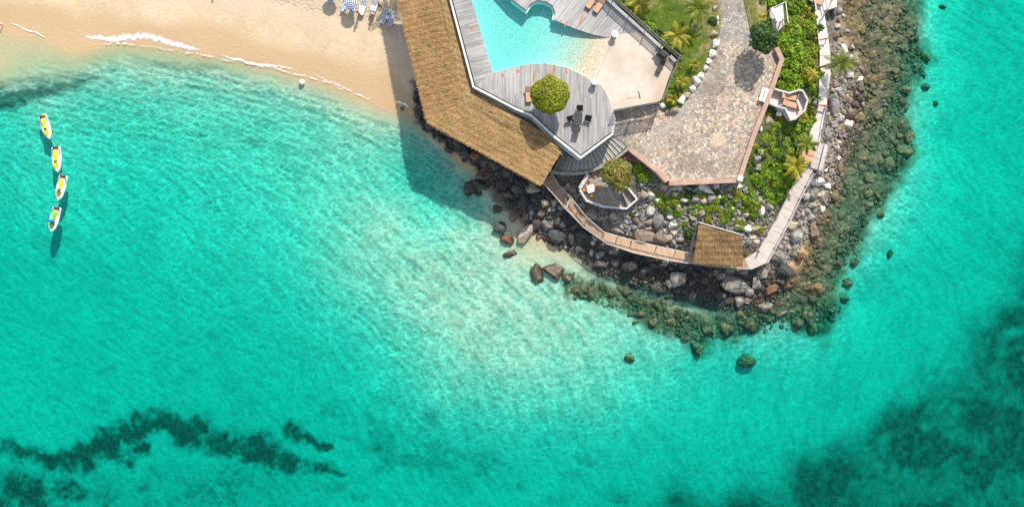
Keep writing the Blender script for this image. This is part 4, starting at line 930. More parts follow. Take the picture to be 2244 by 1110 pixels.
# ------------------------------------------------------------------ beach things
SL = make_lounger('beach_lounger', '', M['stripe'], M['white'], 'blue striped beach loungers', 18)
def BG(px, py, dz=0): return G(px, py, dz)
seats = ((756,13,'blue striped lounger under the umbrella nearest the water'),(775,17,'blue striped lounger under the umbrella nearest the bathers'),(797,18,'striped lounger half covered by a white towel'),(819,22,'lounger under a white towel with a seated bather'),
    (842,38,'shaded striped lounger on the water side of the small table'),(858,44,'shaded striped lounger nearest the thatched roof'),(728,-8,'striped lounger cut by the photo top edge'))
for i, (a, b, lb) in enumerate(seats):
    c = SL if i == 0 else copy_tree(SL); place(c, BG(a, b), R(-17), lb)
    if i in (4, 5):
        pass
c = make_table('side_table', 'small white side table between two shaded loungers', 'table', .42, .42, .4, M['white'], M['white']); place(c, BG(850, 40), R(-17))
for (a, b, lb) in ((793,25,'white beach towel over the foot of a striped lounger'),(821,17,'white beach towel over the head of a lounger')):
    t = root('beach_towel', lb, 'towel', group='white towels on beach loungers')
    mb = MB(); n = 9; v = []; f = []
    for i in range(n):
        for j in range(6):
            v.append((-.36 + .72 * j / 5, -.62 + 1.24 * i / (n - 1), .018 * mnoise.noise(Vector((i * .9, j * .8, a))) + .02))
    f = [(i * 6 + j, i * 6 + j + 1, i * 6 + j + 7, i * 6 + j + 6) for i in range(n - 1) for j in range(5)]
    o = mb.add(v, f).build('cloth', M['towel'], t, True); md = o.modifiers.new('thickness', 'SOLIDIFY'); md.thickness = .02
    place(t, BG(a, b, .44), R(-17))
um = root('beach_umbrella', 'blue and white ringed octagonal beach umbrella over two striped loungers', 'umbrella', group='striped beach umbrellas')
mb = MB(); rr = .95; v = [(0, 0, 2.0)]; f = []
for k, (q, z) in enumerate(((.33, 1.93), (.66, 1.8), (1.0, 1.6))):
    v += [(rr * q * math.cos(i * math.pi / 4 + .4), rr * q * math.sin(i * math.pi / 4 + .4), z) for i in range(8)]
f += [(0, 1 + i, 1 + (i + 1) % 8) for i in range(8)]
for k in range(2): f += [(1 + k * 8 + i, 9 + k * 8 + i, 9 + k * 8 + (i + 1) % 8, 1 + k * 8 + (i + 1) % 8) for i in range(8)]
o = mb.add(v, f).build('canopy', M['ring'], um); o.modifiers.new('cloth', 'SOLIDIFY').thickness = .012
MB().tube([(0,0,-.3),(0,0,1.97)], .022, 8).build('pole', M['white'], um); MB().tube([(0,0,1.98),(0,0,2.1)], .03, 8, .01).build('finial', M['white'], um)
for i in range(8):
    a = i * math.pi / 4 + .4; MB().tube([(0,0,1.96),(rr * .98 * math.cos(a), rr * .98 * math.sin(a), 1.575)], .008, 4).build('rib', M['metal'], um)
for i, (a, b, lb) in enumerate(((768,4,None),(727,-24,'ringed beach umbrella just beyond the photo top edge, shading the sand'))):
    c = um if i == 0 else copy_tree(um); p = BG(a, b); q = P(a, b, p.z + 1.9); q.z = p.z; place(c, q, R(i * 20), lb)
bg = root('pair_of_sandals', 'pair of dark sandals on the sand behind the towelled lounger', 'sandals', BG(832, 12))
for k, (dx, dy, rz) in enumerate(((-.12, .1, 25), (.12, -.12, 70))):
    MB().box(bg.location + Vector((dx, dy, .04)), (.16, .38, .06), R(rz), 0, .9).build('sandal', M['darkc'], bg)
bu = root('mooring_buoy', 'white round mooring buoy floating near the beach', 'buoy', P(662, 181, 0))
bmb = bmesh.new(); bmesh.ops.create_uvsphere(bmb, u_segments=20, v_segments=12, radius=.37); me = bpy.data.meshes.new('float'); bmb.to_mesh(me); bmb.free()
me.transform(Matrix.Translation((0, 0, .12))); smooth(link_mesh('float', me, M['gel'], bu)); MB().tube([bu.location + Vector((0,0,.45)), bu.location + Vector((0,0,.58))], .05, 8).build('ring', M['white'], bu)
MB().tube([bu.location + Vector((0,0,-.1)), bu.location + Vector((.1,.1,-.9))], .015, 5).build('mooring_line', M['greyw'], bu)

# ------------------------------------------------------------------ jet skis
def make_jetski(name, label, seatm, hoodm, extra):
    t = root(name, label, 'jet ski', group='jet skis moored in a line')
    def loft(secs, closed_top=True):
        v = []; f = []; n = len(secs[0])
        for s_ in secs: v += s_
        for i in range(len(secs) - 1):
            for k in range(n - 1): a = i * n + k; f.append((a, a + 1, a + n + 1, a + n))
        f.append(tuple(range(n))); f.append(tuple(range((len(secs) - 1) * n, len(secs) * n))[::-1]); return v, f
    # hull: bow towards +y
    secs = []
    for y, wd, zk, zt in ((-1.6,.50,-.12,.34),(-1.45,.56,-.2,.38),(-.8,.60,-.24,.42),(0,.60,-.25,.48),(.6,.56,-.22,.56),(1.05,.44,-.12,.6),(1.4,.25,.08,.58),(1.58,.08,.3,.5)):
        secs.append([(-wd * .2, y, zk), (-wd * .85, y, zk * .3 + .05), (-wd, y, zt * .55), (-wd * .96, y, zt * .72), (-wd * .74, y, zt * .78), (-wd * .3, y, zt), (wd * .3, y, zt), (wd * .74, y, zt * .78), (wd * .96, y, zt * .72), (wd, y, zt * .55), (wd * .85, y, zk * .3 + .05), (wd * .2, y, zk)])
    h = MB().add(*loft(secs)).build('hull', M['gel'], t, False); bv = h.modifiers.new('round', 'BEVEL'); bv.width = .03; bv.segments = 2
    for s_ in (-1, 1): MB().box((s_ * .44, -.25, .345), (.09, 2.0, .03), s_ * R(-1)).build('footwell', M['rubber'], t)
    MB().box((0, -1.4, .375), (.76, .4, .05)).build('deck_mat', M['rubber'], t)
    ps = []
    for y, wd, z in ((-1.15,.15,.62),(-1.0,.21,.72),(-.55,.22,.74),(-.3,.2,.68),(.1,.19,.72),(.22,.15,.68)):
        ps.append([(-wd * 1.25, y, .36), (-wd, y, z - .07), (-wd * .6, y, z), (wd * .6, y, z), (wd, y, z - .07), (wd * 1.25, y, .36)])
    s = MB().add(*loft(ps)).build('seat', seatm, t, False); s.modifiers.new('round', 'BEVEL').width = .02
    for y in (-.62, -.28): MB().box((0, y, .735), (.34, .025, .02)).build('seam', M['lime'] if seatm is M['lime'] else M['yellow'], s)
    hs = []
    for y, wd, z in ((.5,.24,.86),(.62,.25,.84),(.95,.2,.76),(1.25,.1,.66)):
        hs.append([(-wd * 1.2, y, .5), (-wd, y, z - .06), (-wd * .5, y, z), (wd * .5, y, z), (wd, y, z - .06), (wd * 1.2, y, .5)])
    hd = MB().add(*loft(hs)).build('hood', hoodm, t, False)
    MB().box((0, .4, .72), (.3, .22, .3), 0, 0, .7).build('steering_column', M['rubber'], t)
    hb = MB().tube([(-.36,.24,.92),(-.2,.34,.93),(.2,.34,.93),(.36,.24,.92)], .025).build('handlebar', M['metal'], t)
    for s_ in (-1, 1): MB().box((s_ * .3, .66, .84), (.1, .07, .09)).build('mirror', M['rubber'], t)
    for s_ in (-1, 1): MB().box((s_ * .57, .05, .30), (.03, 2.6, .05), s_ * R(-.5)).build('side_trim', M['rubber'], t)
    if extra == 'float': MB().tube([(-.5,-1.5,.3),(-.32,-1.62,.36),(-.1,-1.6,.36)], .14, 8).build('fender', M['yellow'], t)
    if extra == 'cloth': MB().box((0, .22, .86), (.78, .4, .1), R(8), 0, .7).build('cloth', M['blue'], t)
    return t
hood2 = noisy('black_yellow_hood', (.03, .03, .03), (.5, .45, .01), 1.2, .3, .02, 'obj')
hood3 = noisy('black_green_hood', (.01, .02, .01), (.1, .4, .03), 1.2, .3, .02, 'obj')
js = [('white jet ski with yellow seat and a yellow fender at its stern', M['yellow'], M['yellow'], 'float', (91,253), (108,304)),
      ('white jet ski with yellow seat and yellow hood, tied behind the first', M['yellow'], M['yellow'], None, (121,321), (125,376.5)),
      ('white jet ski with yellow seat and dark hood', M['yellow'], hood2, None, (137.5,384), (127,438)),
      ('white jet ski with lime green seat and blue cloth on the handlebar', M['lime'], hood3, 'cloth', (124,453.5), (111.5,507.5))]
JP = []
for lb, sm_, hm_, ex, (a, b), (c, d) in js:
    t = make_jetski('jet_ski', lb, sm_, hm_, ex); p, q = P(a, b, .5), P(c, d, .5); mid = (p + q) / 2; mid.z = .05
    dv = q - p; place(t, mid, math.atan2(dv.y, dv.x) - R(90), s=(dv.length / 3.2,) * 3); JP.append((p, q))
for k, ((p0, q0), (p1, q1), lb) in enumerate(((JP[0], JP[1], 'thin pale tow line between the two upper jet skis'), (JP[1], JP[2], 'thin pale tow line between the two middle jet skis'), (JP[2], JP[3], 'thin pale tow line leading to the green seated jet ski'))):
    a = q0 + Vector((0, 0, .0)); b = p1.copy(); m_ = (a + b) / 2 - Vector((0, 0, .32))
    tag(MB().tube([a, a.lerp(m_, .5) - Vector((0,0,.08)), m_, b.lerp(m_, .5) - Vector((0,0,.08)), b], .022, 5).build('tow_line', M['palew']), lb, 'rope', 'tow lines between the jet skis')

# ------------------------------------------------------------------ people
def make_person(label, joints, loc, rz, shortm, hairm, top=None, k=1.0):
    """joints: dict of local positions (z up, facing -y); one skinned body"""
    J = {n_: Vector(p) for n_, p in joints.items()}
    E = [('pel','belly'),('belly','chest'),('chest','neck'),('neck','chin'),('chin','brow'),('brow','crown')]
    rad = dict(pel=.135, belly=.125, chest=.15, neck=.055, chin=.075, brow=.095, crown=.06)
    for s_ in 'lr':
        for a, b in (('pel','hip'),('hip','knee'),('knee','ank'),('ank','toe'),('chest','sho'),('sho','elb'),('elb','wri'),('wri','palm')):
            E.append((a if a in ('pel','chest') else a + s_, b + s_))
        rad.update({'hip' + s_: .095, 'knee' + s_: .06, 'ank' + s_: .042, 'toe' + s_: .03, 'sho' + s_: .062, 'elb' + s_: .043, 'wri' + s_: .028, 'palm' + s_: .03})
        d = (J['palm' + s_] - J['wri' + s_]).normalized(); sd_ = d.cross(Vector((0, .3, 1))).normalized() * (1 if s_ == 'l' else -1); cu = d.cross(sd_) * .02
        for fi in range(4):
            p = J['palm' + s_] + sd_ * (.03 - .02 * fi) + d * .03; q = p + d * (.035 + .006 * (fi in (1, 2))); e = q + d * .028 + cu
            for n_, v_ in ((f'f{fi}a', p), (f'f{fi}b', q), (f'f{fi}c', e)): J[n_ + s_] = v_; rad[n_ + s_] = .009
            E += [('palm' + s_, f'f{fi}a' + s_), (f'f{fi}a' + s_, f'f{fi}b' + s_), (f'f{fi}b' + s_, f'f{fi}c' + s_)]
        J['tha' + s_] = J['wri' + s_].lerp(J['palm' + s_], .5) + sd_ * .045; J['thb' + s_] = J['tha' + s_] + sd_ * .02 + d * .035; rad['tha' + s_] = .012; rad['thb' + s_] = .01
        E += [('wri' + s_, 'tha' + s_), ('tha' + s_, 'thb' + s_)]
    fw = (Vector((0, -1, 0))); J['nose'] = J['chin'].lerp(J['brow'], .55) + fw * .11; rad['nose'] = .016; E.append(('brow', 'nose'))
    for s_, sx_ in (('l', -1), ('r', 1)): J['ear' + s_] = J['brow'] + Vector((sx_ * .1, .01, -.02)); rad['ear' + s_] = .016; E.append(('brow', 'ear' + s_))
    names = list(J); ix = {n_: i for i, n_ in enumerate(names)}
    def skin(nm, ns, es, mul, m_, sub=1):
        me = bpy.data.meshes.new('tmp'); idx = {n_: i for i, n_ in enumerate(ns)}
        me.from_pydata([J[n_] for n_ in ns], [(idx[a], idx[b]) for a, b in es], []); o = bpy.data.objects.new('tmp', me); COL.objects.link(o)
        o.modifiers.new('s', 'SKIN'); o.modifiers.new('u', 'SUBSURF').levels = sub
        for i, n_ in enumerate(ns): r_ = rad[n_] * mul; me.skin_vertices[0].data[i].radius = (r_, r_); me.skin_vertices[0].data[i].use_root = (i == 0)
        dg = bpy.context.evaluated_depsgraph_get(); dg.update(); nm_ = bpy.data.meshes.new_from_object(o.evaluated_get(dg)); bpy.data.objects.remove(o)
        nm_.materials.clear(); nm_.materials.append(m_); return smooth(link_mesh(nm, nm_, None))
    t = root('person', label, 'person', loc, rz)
    b = skin('body', ['pel'] + [n_ for n_ in names if n_ != 'pel'], E, 1.0, M['skin']); b.parent = t
    s1 = skin('shorts', ['pel', 'hipl', 'hipr', 'kl', 'kr'] if False else ['pel', 'belly', 'hipl', 'hipr'], [('pel','belly'),('pel','hipl'),('pel','hipr')], 1.16, shortm); s1.parent = t
    if top: s2 = skin('shirt', ['chest', 'belly', 'shol', 'shor'], [('chest','belly'),('chest','shol'),('chest','shor')], 1.14, top); s2.parent = t
    rad['hb'] = .1; J['h0'] = J['brow'] + Vector((0, .03, .0)); J['h1'] = J['crown'] + Vector((0, .02, .01)); J['h2'] = J['brow'] + Vector((0, .06, -.06)); rad.update(h0=.108, h1=.085, h2=.085)
    hh = skin('hair', ['h0', 'h1', 'h2'], [('h0','h1'),('h0','h2')], 1.0, hairm); hh.parent = t
    for s_ in (-1, 1):
        e = MB(); c = J['brow'] + Vector((s_ * .034, -.092, -.015)); e.tube([c, c + Vector((0, -.012, 0))], .012, 6); o = e.build('eye', M['hair']); o.parent = t
    c = J['chin'] + Vector((0, -.085, .0)); o = MB().box(c, (.05, .012, .014)).build('mouth', M['red']); o.parent = t
    return t
STAND = dict(pel=(0,0,.95), belly=(0,0,1.1), chest=(0,0,1.32), neck=(0,.01,1.5), chin=(0,-.01,1.57), brow=(0,-.01,1.66), crown=(0,0,1.74),
    hipl=(-.1,0,.88), kneel=(-.12,-.06,.5), ankl=(-.12,.02,.09), toel=(-.13,-.15,.035), hipr=(.1,0,.88), kneer=(.12,.04,.5), ankr=(.12,.12,.09), toer=(.13,-.05,.035),
    shol=(-.19,.01,1.42), elbl=(-.27,.04,1.14), wril=(-.27,-.1,.92), palml=(-.27,-.15,.85), shor=(.19,.01,1.42), elbr=(.28,.05,1.15), wrir=(.3,-.08,.93), palmr=(.3,-.13,.86))
WALK = dict(STAND, kneel=(-.1,-.24,.53), ankl=(-.11,-.3,.1), toel=(-.12,-.48,.05), kneer=(.1,.1,.5), ankr=(.11,.34,.16), toer=(.12,.3,.03), elbl=(-.25,.2,1.18), wril=(-.26,.16,.95), palml=(-.26,.12,.88), elbr=(.26,-.14,1.18), wrir=(.25,-.3,1.02), palmr=(.25,-.36,.97))
SIT = dict(pel=(0,.1,.55), belly=(0,.08,.7), chest=(0,-.06,.9), neck=(0,-.16,1.04), chin=(0,-.24,1.08), brow=(0,-.26,1.17), crown=(0,-.22,1.25),
    hipl=(-.1,.05,.52), kneel=(-.2,-.36,.56), ankl=(-.2,-.42,.09), toel=(-.21,-.58,.04), hipr=(.1,.05,.52), kneer=(.2,-.36,.56), ankr=(.2,-.4,.09), toer=(.21,-.57,.04),
    shol=(-.19,-.09,.98), elbl=(-.3,-.2,.74), wril=(-.22,-.38,.66), palml=(-.2,-.44,.64), shor=(.19,-.09,.98), elbr=(.32,-.18,.76), wrir=(.22,-.38,.68), palmr=(.2,-.44,.66))
make_person('person standing at the foot of the towelled lounger', STAND, G(788, 33), R(-20), M['navy'], M['hair'])
make_person('person sitting bent forward on the towelled lounger in dark trunks', SIT, G(818, 34), R(-17), M['navy'], M['hair'])
make_person('person wading at the photo edge in a dark top', WALK, G(1, 55), R(80), M['orangew'], M['hair'], M['darkc'])
make_person('person beyond the photo top edge whose shadow falls on the sand', STAND, G(477, -33), R(30), M['navy'], M['hair'])

# ------------------------------------------------------------------ plants
LOBE = [.34]
def leafcloud(rx, ry, rz_, n, size, seed, spread=.45, up=.5, core=.8, elong=1.7):
    rg = np.random.default_rng(seed); d = rg.normal(size=(n, 3)); d[:, 2] = np.abs(d[:, 2]) * .9 - .25 * rg.random(n); d /= np.linalg.norm(d, axis=1)[:, None]
    lob = 1 + LOBE[0] * (fbm(d[:, 0] * 1.7 + seed, d[:, 1] * 1.7 + d[:, 2], 3, seed) - .5) * 2
    r = (1 - spread * rg.random(n) ** 1.6) * lob
    p = d * r[:, None] * np.array([rx, ry, rz_])
    nrm = d * .7 + rg.normal(0, .55, (n, 3)); nrm[:, 2] += up; nrm /= np.linalg.norm(nrm, axis=1)[:, None]
    t = rg.normal(size=(n, 3)); t -= (t * nrm).sum(1)[:, None] * nrm; t /= np.linalg.norm(t, axis=1)[:, None]; b = np.cross(nrm, t)
    s = (size * (.6 + .8 * rg.random(n)))[:, None]; e = elong
    V = np.stack([p - t * s * e * .5, p + b * s * .38 - nrm * s * .08, p + t * s * e * .5, p - b * s * .38 - nrm * s * .08], 1).reshape(-1, 3)
    F = np.arange(n * 4).reshape(-1, 4)
    if core:
        bm = bmesh.new(); bmesh.ops.create_icosphere(bm, subdivisions=2, radius=1); bmesh.ops.triangulate(bm, faces=bm.faces)
        cv = np.array([v.co[:] for v in bm.verts]); cf = [[v.index for v in f.verts] for f in bm.faces]; bm.free()
        lb = 1 + LOBE[0] * (fbm(cv[:, 0] * 1.7 + seed, cv[:, 1] * 1.7 + cv[:, 2], 3, seed) - .5) * 2
        cv = cv * lb[:, None] * core * (1 - spread * .55) * np.array([rx, ry, rz_]); cf = np.array([[a, b_, c_, c_] for a, b_, c_ in cf])
        return V, F, cv, cf
    return V, F, None, None
def cloud_mesh(V, F, cv, cf):
    me = bpy.data.meshes.new('foliage'); vv = [tuple(v) for v in V]; ff = [tuple(q) for q in F]
    if cv is not None: k = len(vv); vv += [tuple(v) for v in cv]; ff += [(a + k, b + k, c + k) for a, b, c, _ in cf]
    me.from_pydata(vv, [], ff); return me
def big_tree(name, label, cat, px, py, ztop, zg, rpx, mat_, n, size, seed, lobes=1, flat=.75):
    r = rpx * S; zc = ztop - r * flat; c = P(px, py, zc); t = root(name, label, cat, (c.x, c.y, zg))
    V, F, cv, cf = leafcloud(r, r, r * flat, n, size, seed, .3 if lobes == 1 else .55); me = cloud_mesh(V, F, cv, cf); me.transform(Matrix.Translation((0, 0, zc - zg))); link_mesh('crown', me, mat_, t)
    mb = MB(); h = zc - zg; mb.tube([(0, 0, -.3), (.05, .03, h * .5), (0, 0, h)], .2, 8, .1)
    for k in range(5):
        a = k * 1.26; mb.tube([(0.03, .02, h * .55), (r * .3 * math.cos(a), r * .3 * math.sin(a), h * .9), (r * .6 * math.cos(a), r * .6 * math.sin(a), h + r * .2)], .09, 6, .03)
    o = mb.build('trunk', M['trunk']); o.parent = t
    return t
LOBE[0] = .17
big_tree('topiary_tree', 'clipped round topiary tree standing on the grey timber deck', 'tree', 1205, 207, 11.0, DECK, 37.5, M['lf_t'], 10000, .18, 5, 1, .62)
LOBE[0] = .38
big_tree('round_tree', 'dense dark green round tree at the corner of the flagstone terrace', 'tree', 1676, 80, 9.5, PLAZA, 32, M['lf_d'], 3600, .25, 8, 2, .75)
big_tree('russet_tree', 'russet and green leaved tree growing beside the small dining terrace', 'tree', 1351, 380, 7.6, LT, 34, M['lf_o'], 3800, .24, 9, 2, .7)

def make_bush(kind, seed):
    if kind == 'spiky':
        rg = np.random.default_rng(seed); V = []; F = []
        for c_ in range(7):
            cx, cy, cz = rg.normal(0, .33, 2).tolist() + [.35 + .3 * rg.random()]
            for k in range(26):
                a = rg.random() * 6.28; el = .15 + rg.random() * 1.1; L = .45 * (.7 + .5 * rg.random()); d = np.array([math.cos(a) * math.cos(el), math.sin(a) * math.cos(el), math.sin(el)])
                s_ = np.array([-math.sin(a), math.cos(a), 0]) * .035; o_ = np.array([cx, cy, cz]); mid = o_ + d * L * .55 + [0, 0, .03]; tip = o_ + d * L - [0, 0, .1 * L]
                b = len(V); V += [o_ - s_ * .5, o_ + s_ * .5, mid + s_, mid - s_, tip]; F += [(b, b + 1, b + 2, b + 3), (b + 3, b + 2, b + 4)]
        V2, F2, cv, cf = leafcloud(.7, .7, .45, 60, .2, seed); k = len(V); V += list(cv * .8); F += [(a + k, b + k, c + k) for a, b, c, _ in cf]
        me = bpy.data.meshes.new('foliage'); me.from_pydata([tuple(v) for v in V], [], F); return me
    n = dict(bright=900, yellow=800, dark=850)[kind]
    return cloud_mesh(*leafcloud(1, 1, .8, n, .24 if kind != 'dark' else .22, seed, .6, .6, .75))
BM = {k: [make_bush(k, 100 + 7 * i + 50 * j) for i in range(4)] for j, k in enumerate(('bright', 'yellow', 'dark', 'spiky'))}
BMAT = dict(bright=M['lf_b'], yellow=M['lf_y'], dark=M['lf_d'], spiky=M['lf_d'])
BMAT['spiky'] = M['lf_b']
stem_me = MB().tube([(0, 0, -.5), (.03, .02, .2), (0, 0, .55)], .05, 6, .03); so_ = stem_me.build('stem', M['trunk']); stemmesh = so_.data; bpy.data.objects.remove(so_)
BUSH = [
 # hedge along the patio fence
 ('b',1362,-4,10,0),('b',1390,32,13,0),('b',1408,45,13,0),('b',1425,60,13,0),('d',1441,74,11,0),('b',1455,88,11,0),('b',1470,103,10,0),('d',1481,116,8,0),('y',1376,14,8,0),
 ('y',1489,148,5,1),('b',1480,163,5,1),('b',1470,190,6,1),('y',1463,215,7,1),('d',1562,46,9,1),
 # thicket between brick wall and path
 ('b',1738,66,16,2),('b',1722,84,15,2),('b',1742,94,16,2),('b',1727,113,17,2),('b',1752,118,16,2),('b',1718,138,14,2),('b',1741,147,17,2),('b',1723,165,15,2),('y',1764,158,13,2),('b',1712,182,11,2),('b',1748,182,13,2),
 ('y',1774,100,12,2),('y',1779,138,11,2),('y',1781,62,9,2),('y',1757,47,12,2),('y',1762,24,12,2),('b',1742,22,11,2),('d',1771,78,10,2),('b',1692,6,13,2),('d',1672,2,12,2),('b',1706,-8,12,2),('y',1734,-2,11,2),('b',1744,38,9,2),('d',1750,70,10,2),
 ('d',1765,192,10,2),('b',1730,185,10,2),('y',1784,172,8,2),('d',1778,12,10,2),
 ('b',1713,98,13,2),('b',1733,128,15,2),('y',1760,140,13,2),('b',1755,75,12,2),('b',1733,50,11,2),('y',1769,118,11,2),('b',1738,170,14,2),('y',1757,172,12,2),('b',1706,160,10,2),('y',1785,120,9,2),('y',1787,150,8,2),('b',1727,8,11,2),('b',1752,5,11,2),('y',1780,36,10,2),('y',1783,85,8,2),('b',1716,182,9,2),('b',1728,96,13,2),
 # around the lookout deck
 ('y',1771,222,9,3),('y',1776,242,11,3),('y',1760,259,14,3),('b',1779,262,10,3),('y',1713,263,9,3),('b',1746,281,11,3),('b',1766,286,11,3),('d',1701,289,9,3),('b',1690,302,10,3),('b',1677,306,8,3),('d',1711,303,9,3),('y',1686,249,6,3),('y',1656,322,7,3),('b',1752,300,8,3),
 ('b',1725,285,9,3),('d',1735,296,9,3),('y',1783,245,8,3),('b',1770,270,10,3),('b',1706,275,8,3),('y',1693,270,7,3),('b',1720,315,9,3),('d',1738,322,10,3),('d',1712,325,9,3),('y',1700,322,6,3),('b',1748,332,9,3),
 ('b',1733,345,9,4),('y',1688,400,9,4),('y',1700,392,8,4),('s',1738,398,12,4),('s',1670,395,11,4),('b',1720,362,9,4),('s',1697,438,10,4),('y',1662,405,8,4),
 # big spiky shrubs below the garden
 ('s',1692,380,20,4),('s',1672,372,15,4),('s',1714,398,17,4),('s',1702,420,15,4),('s',1724,416,14,4),('s',1681,358,11,4),('d',1703,346,10,4),('d',1717,338,9,4),('s',1725,385,11,4),
 ('s',1649,424,13,5),('y',1614,419,11,5),('b',1636,438,13,5),('b',1611,437,10,5),('s',1661,470,11,5),('s',1620,495,11,5),('s',1566,455,12,5),('b',1524,466,9,5),('b',1525,452,8,5),('b',1471,438,10,5),('b',1476,424,8,5),('b',1491,431,7,5),('d',1519,403,11,5),('b',1496,443,7,5),('d',1451,455,7,5),('d',1480,472,5,5),('d',1514,508,13,5),
 ('b',1401,366,11,6),('b',1412,384,14,6),('b',1394,364,9,6),('b',1428,372,6,6),('d',1386,468,8,6),('b',1637,557,4,6),('y',1634,552,4,6),('s',1583,462,8,5),('y',1625,430,9,5),('b',1600,448,8,5),('s',1545,448,9,5),('b',1630,455,9,5),('d',1600,470,8,5),('b',1505,455,6,5),('b',1645,445,9,5),('y',1655,440,7,5),('d',1640,470,9,5)]
ZONE = {0:('hedge shrub against the patio fence','patio fence hedge'),1:('low plant at the lawn edge','low plants at the lawn edge'),2:('shrub in the thicket beside the garden path','thicket shrubs beside the garden path'),3:('shrub round the angular lookout deck','shrubs round the lookout deck'),4:('shrub in the large clump above the boardwalk','large shrub clump above the boardwalk'),5:('shrub among pale rocks below the brick wall','shrubs among the rocks below the brick wall'),6:('shrub by the russet tree and hut','shrubs by the lower terrace')}
def in_poly(a, b, poly): return poly_sd(np.array([a]), np.array([b]), poly)[0] < 0
for poly, cnt, ks, (q0, q1), zn in (([(1655,320),(1690,285),(1775,275),(1772,300),(1748,360),(1716,432),(1690,462),(1640,452),(1636,402)], 64, 'bbdysb', (6, 12), 4), ([(1440,415),(1600,412),(1690,450),(1665,520),(1640,520),(1625,500),(1540,478),(1500,500),(1440,470)], 75, 'bbsyd', (5, 11), 5), ([(1712,60),(1800,20),(1797,210),(1705,190)], 22, 'bbyb', (8, 13), 2)):
    pa = np.array(poly); k = 0; rb = random.Random(77 + zn)
    while k < cnt:
        a, b = rb.uniform(pa[:, 0].min(), pa[:, 0].max()), rb.uniform(pa[:, 1].min(), pa[:, 1].max())
        if not in_poly(a, b, poly): continue
        BUSH.append((rb.choice(ks), round(a), round(b), rb.uniform(q0, q1), zn)); k += 1
KN = dict(b='bright', y='yellow', d='dark', s='spiky'); KW = dict(b='bright green', y='yellow flecked', d='dark green', s='spiky leaved')
SLAND = [('the covered grill',1450,122),('the pale trough',1400,60),('the plank bench',1672,209),('the concrete shelter',1704,40),('the round dark tree',1676,80),('the upper red rope barrier',1803,86),('the lower red rope barrier',1803,230),('the leaning shore palm',1840,140),('the brick wall bend',1709,132),('the garden deck',1725,230),('the lookout platform',1795,345),('the brick wall corner pier',1620,391),('the thatched hut',1575,530),('the long brick coping',1540,400),('the russet tree',1350,380),('the dining terrace',1330,430),('the big white rock',1547,412),('the grey garden boulder',1657,347),('the lower garden palm',1746,368),('the middle garden palm',1770,318),('the pale walkway',1720,460),('the stony lawn edge',1562,60)]
def near(px, py):
    return min(SLAND, key=lambda q: (q[1] - px) ** 2 + (q[2] - py) ** 2)[0]
for i, (k, a, b, r, zn) in enumerate(BUSH):
    kind = KN[k]; rr = r * S * 1.08; g = gz(a, b)
    if zn in (0, 1): g = max(g, PLAZA + .1)
    c = P(a, b, g + rr * .6); t = root('shrub', f'{"small" if r < 9 else "large" if r > 14 else "mid sized"} {KW[k]} shrub beside {near(a, b)}', 'shrub', (c.x, c.y, g - .1), random.random() * 6.28, f'{KW[k]} shrubs beside {near(a, b)}')
    t.scale = (rr * (.9 + .25 * random.random()), rr * (.9 + .25 * random.random()), rr * (.85 + .3 * random.random()) * (1.25 if zn in (0, 2) else 1))
    o = bpy.data.objects.new('foliage', BM[kind][i % 4]); COL.objects.link(o); o.parent = t
    if not BM[kind][i % 4].materials: BM[kind][i % 4].materials.append(BMAT[kind])
    o2 = bpy.data.objects.new('stem', stemmesh); COL.objects.link(o2); o2.parent = t

def frond(mb, base, az, el, L, droop, wdt=.5, nl=17):
    """one palm frond as midrib and leaflets"""
    pts = []; d = Vector((math.cos(az) * math.cos(el), math.sin(az) * math.cos(el), math.sin(el))); p = Vector(base); seg = L / 8
    for i in range(9):
        pts.append(p.copy()); p = p + d * seg; d = (d + Vector((0, 0, -droop / 8))).normalized()
    mb.tube(pts, .03, 4, .008)
    for i in range(nl):
        t = .14 + .86 * i / (nl - 1); f = t * 8; k = min(7, int(f)); q = pts[k].lerp(pts[k + 1], f - k); dr = (pts[k + 1] - pts[k]).normalized()
        sd_ = dr.cross(Vector((0, 0, 1))); sd_ = sd_.normalized() if sd_.length > .01 else Vector((1, 0, 0)); l = wdt * L * .5 * (math.sin(math.pi * min(1, t * .8 + .2)) ** .7 + .12)
        for s_ in (-1, 1):
            tip = q + (sd_ * s_ * .8 + dr * .75 + Vector((0, 0, -.28 + random.uniform(-.12, .12)))).normalized() * l
            w_ = dr * .045; mb.add([q - w_, q + w_, q.lerp(tip, .55) + w_ * .9, tip, q.lerp(tip, .55) - w_ * .9], [(0, 1, 2, 3, 4)])
def palm(label, px, py, L, hgt, zg, nf, mat_, lean=(0, 0), seed=1, name='palm_tree', dry=False):
    random.seed(seed); c = P(px, py, zg + hgt); t = root(name, label, 'palm', (c.x - lean[0], c.y - lean[1], zg))
    mb = MB(); top = Vector((lean[0], lean[1], hgt))
    for i in range(nf):
        frond(mb, top, i * 2.399 + random.uniform(-.25, .25), R(random.choice((5, 20, 35, 55)) + random.uniform(-8, 8)), L * random.uniform(.8, 1.1), random.uniform(.7, 1.2))
    o = mb.build('crown', mat_); o.parent = t
    m2 = MB(); m2.tube([(0, 0, -.4), (lean[0] * .25, lean[1] * .25, hgt * .4), (lean[0] * .7, lean[1] * .7, hgt * .8), top], .14, 8, .09); o = m2.build('trunk', M['trunk']); o.parent = t
    return t
palm('coconut palm with green fronds beside the stone path', 1530, 20, 2.1, 2.6, PLAZA, 15, M['lf_p'], (.1, .2), 2)
palm('yellowish palm arching beside the patio hedge', 1484, 78, 1.9, 1.8, PLAZA, 11, M['lf_py'], (.2, .1), 3)
palm('yellow palm between the hedge and the lawn at the photo top', 1398, 6, 1.7, 1.6, PLAZA, 12, M['lf_py'], (0, 0), 4)
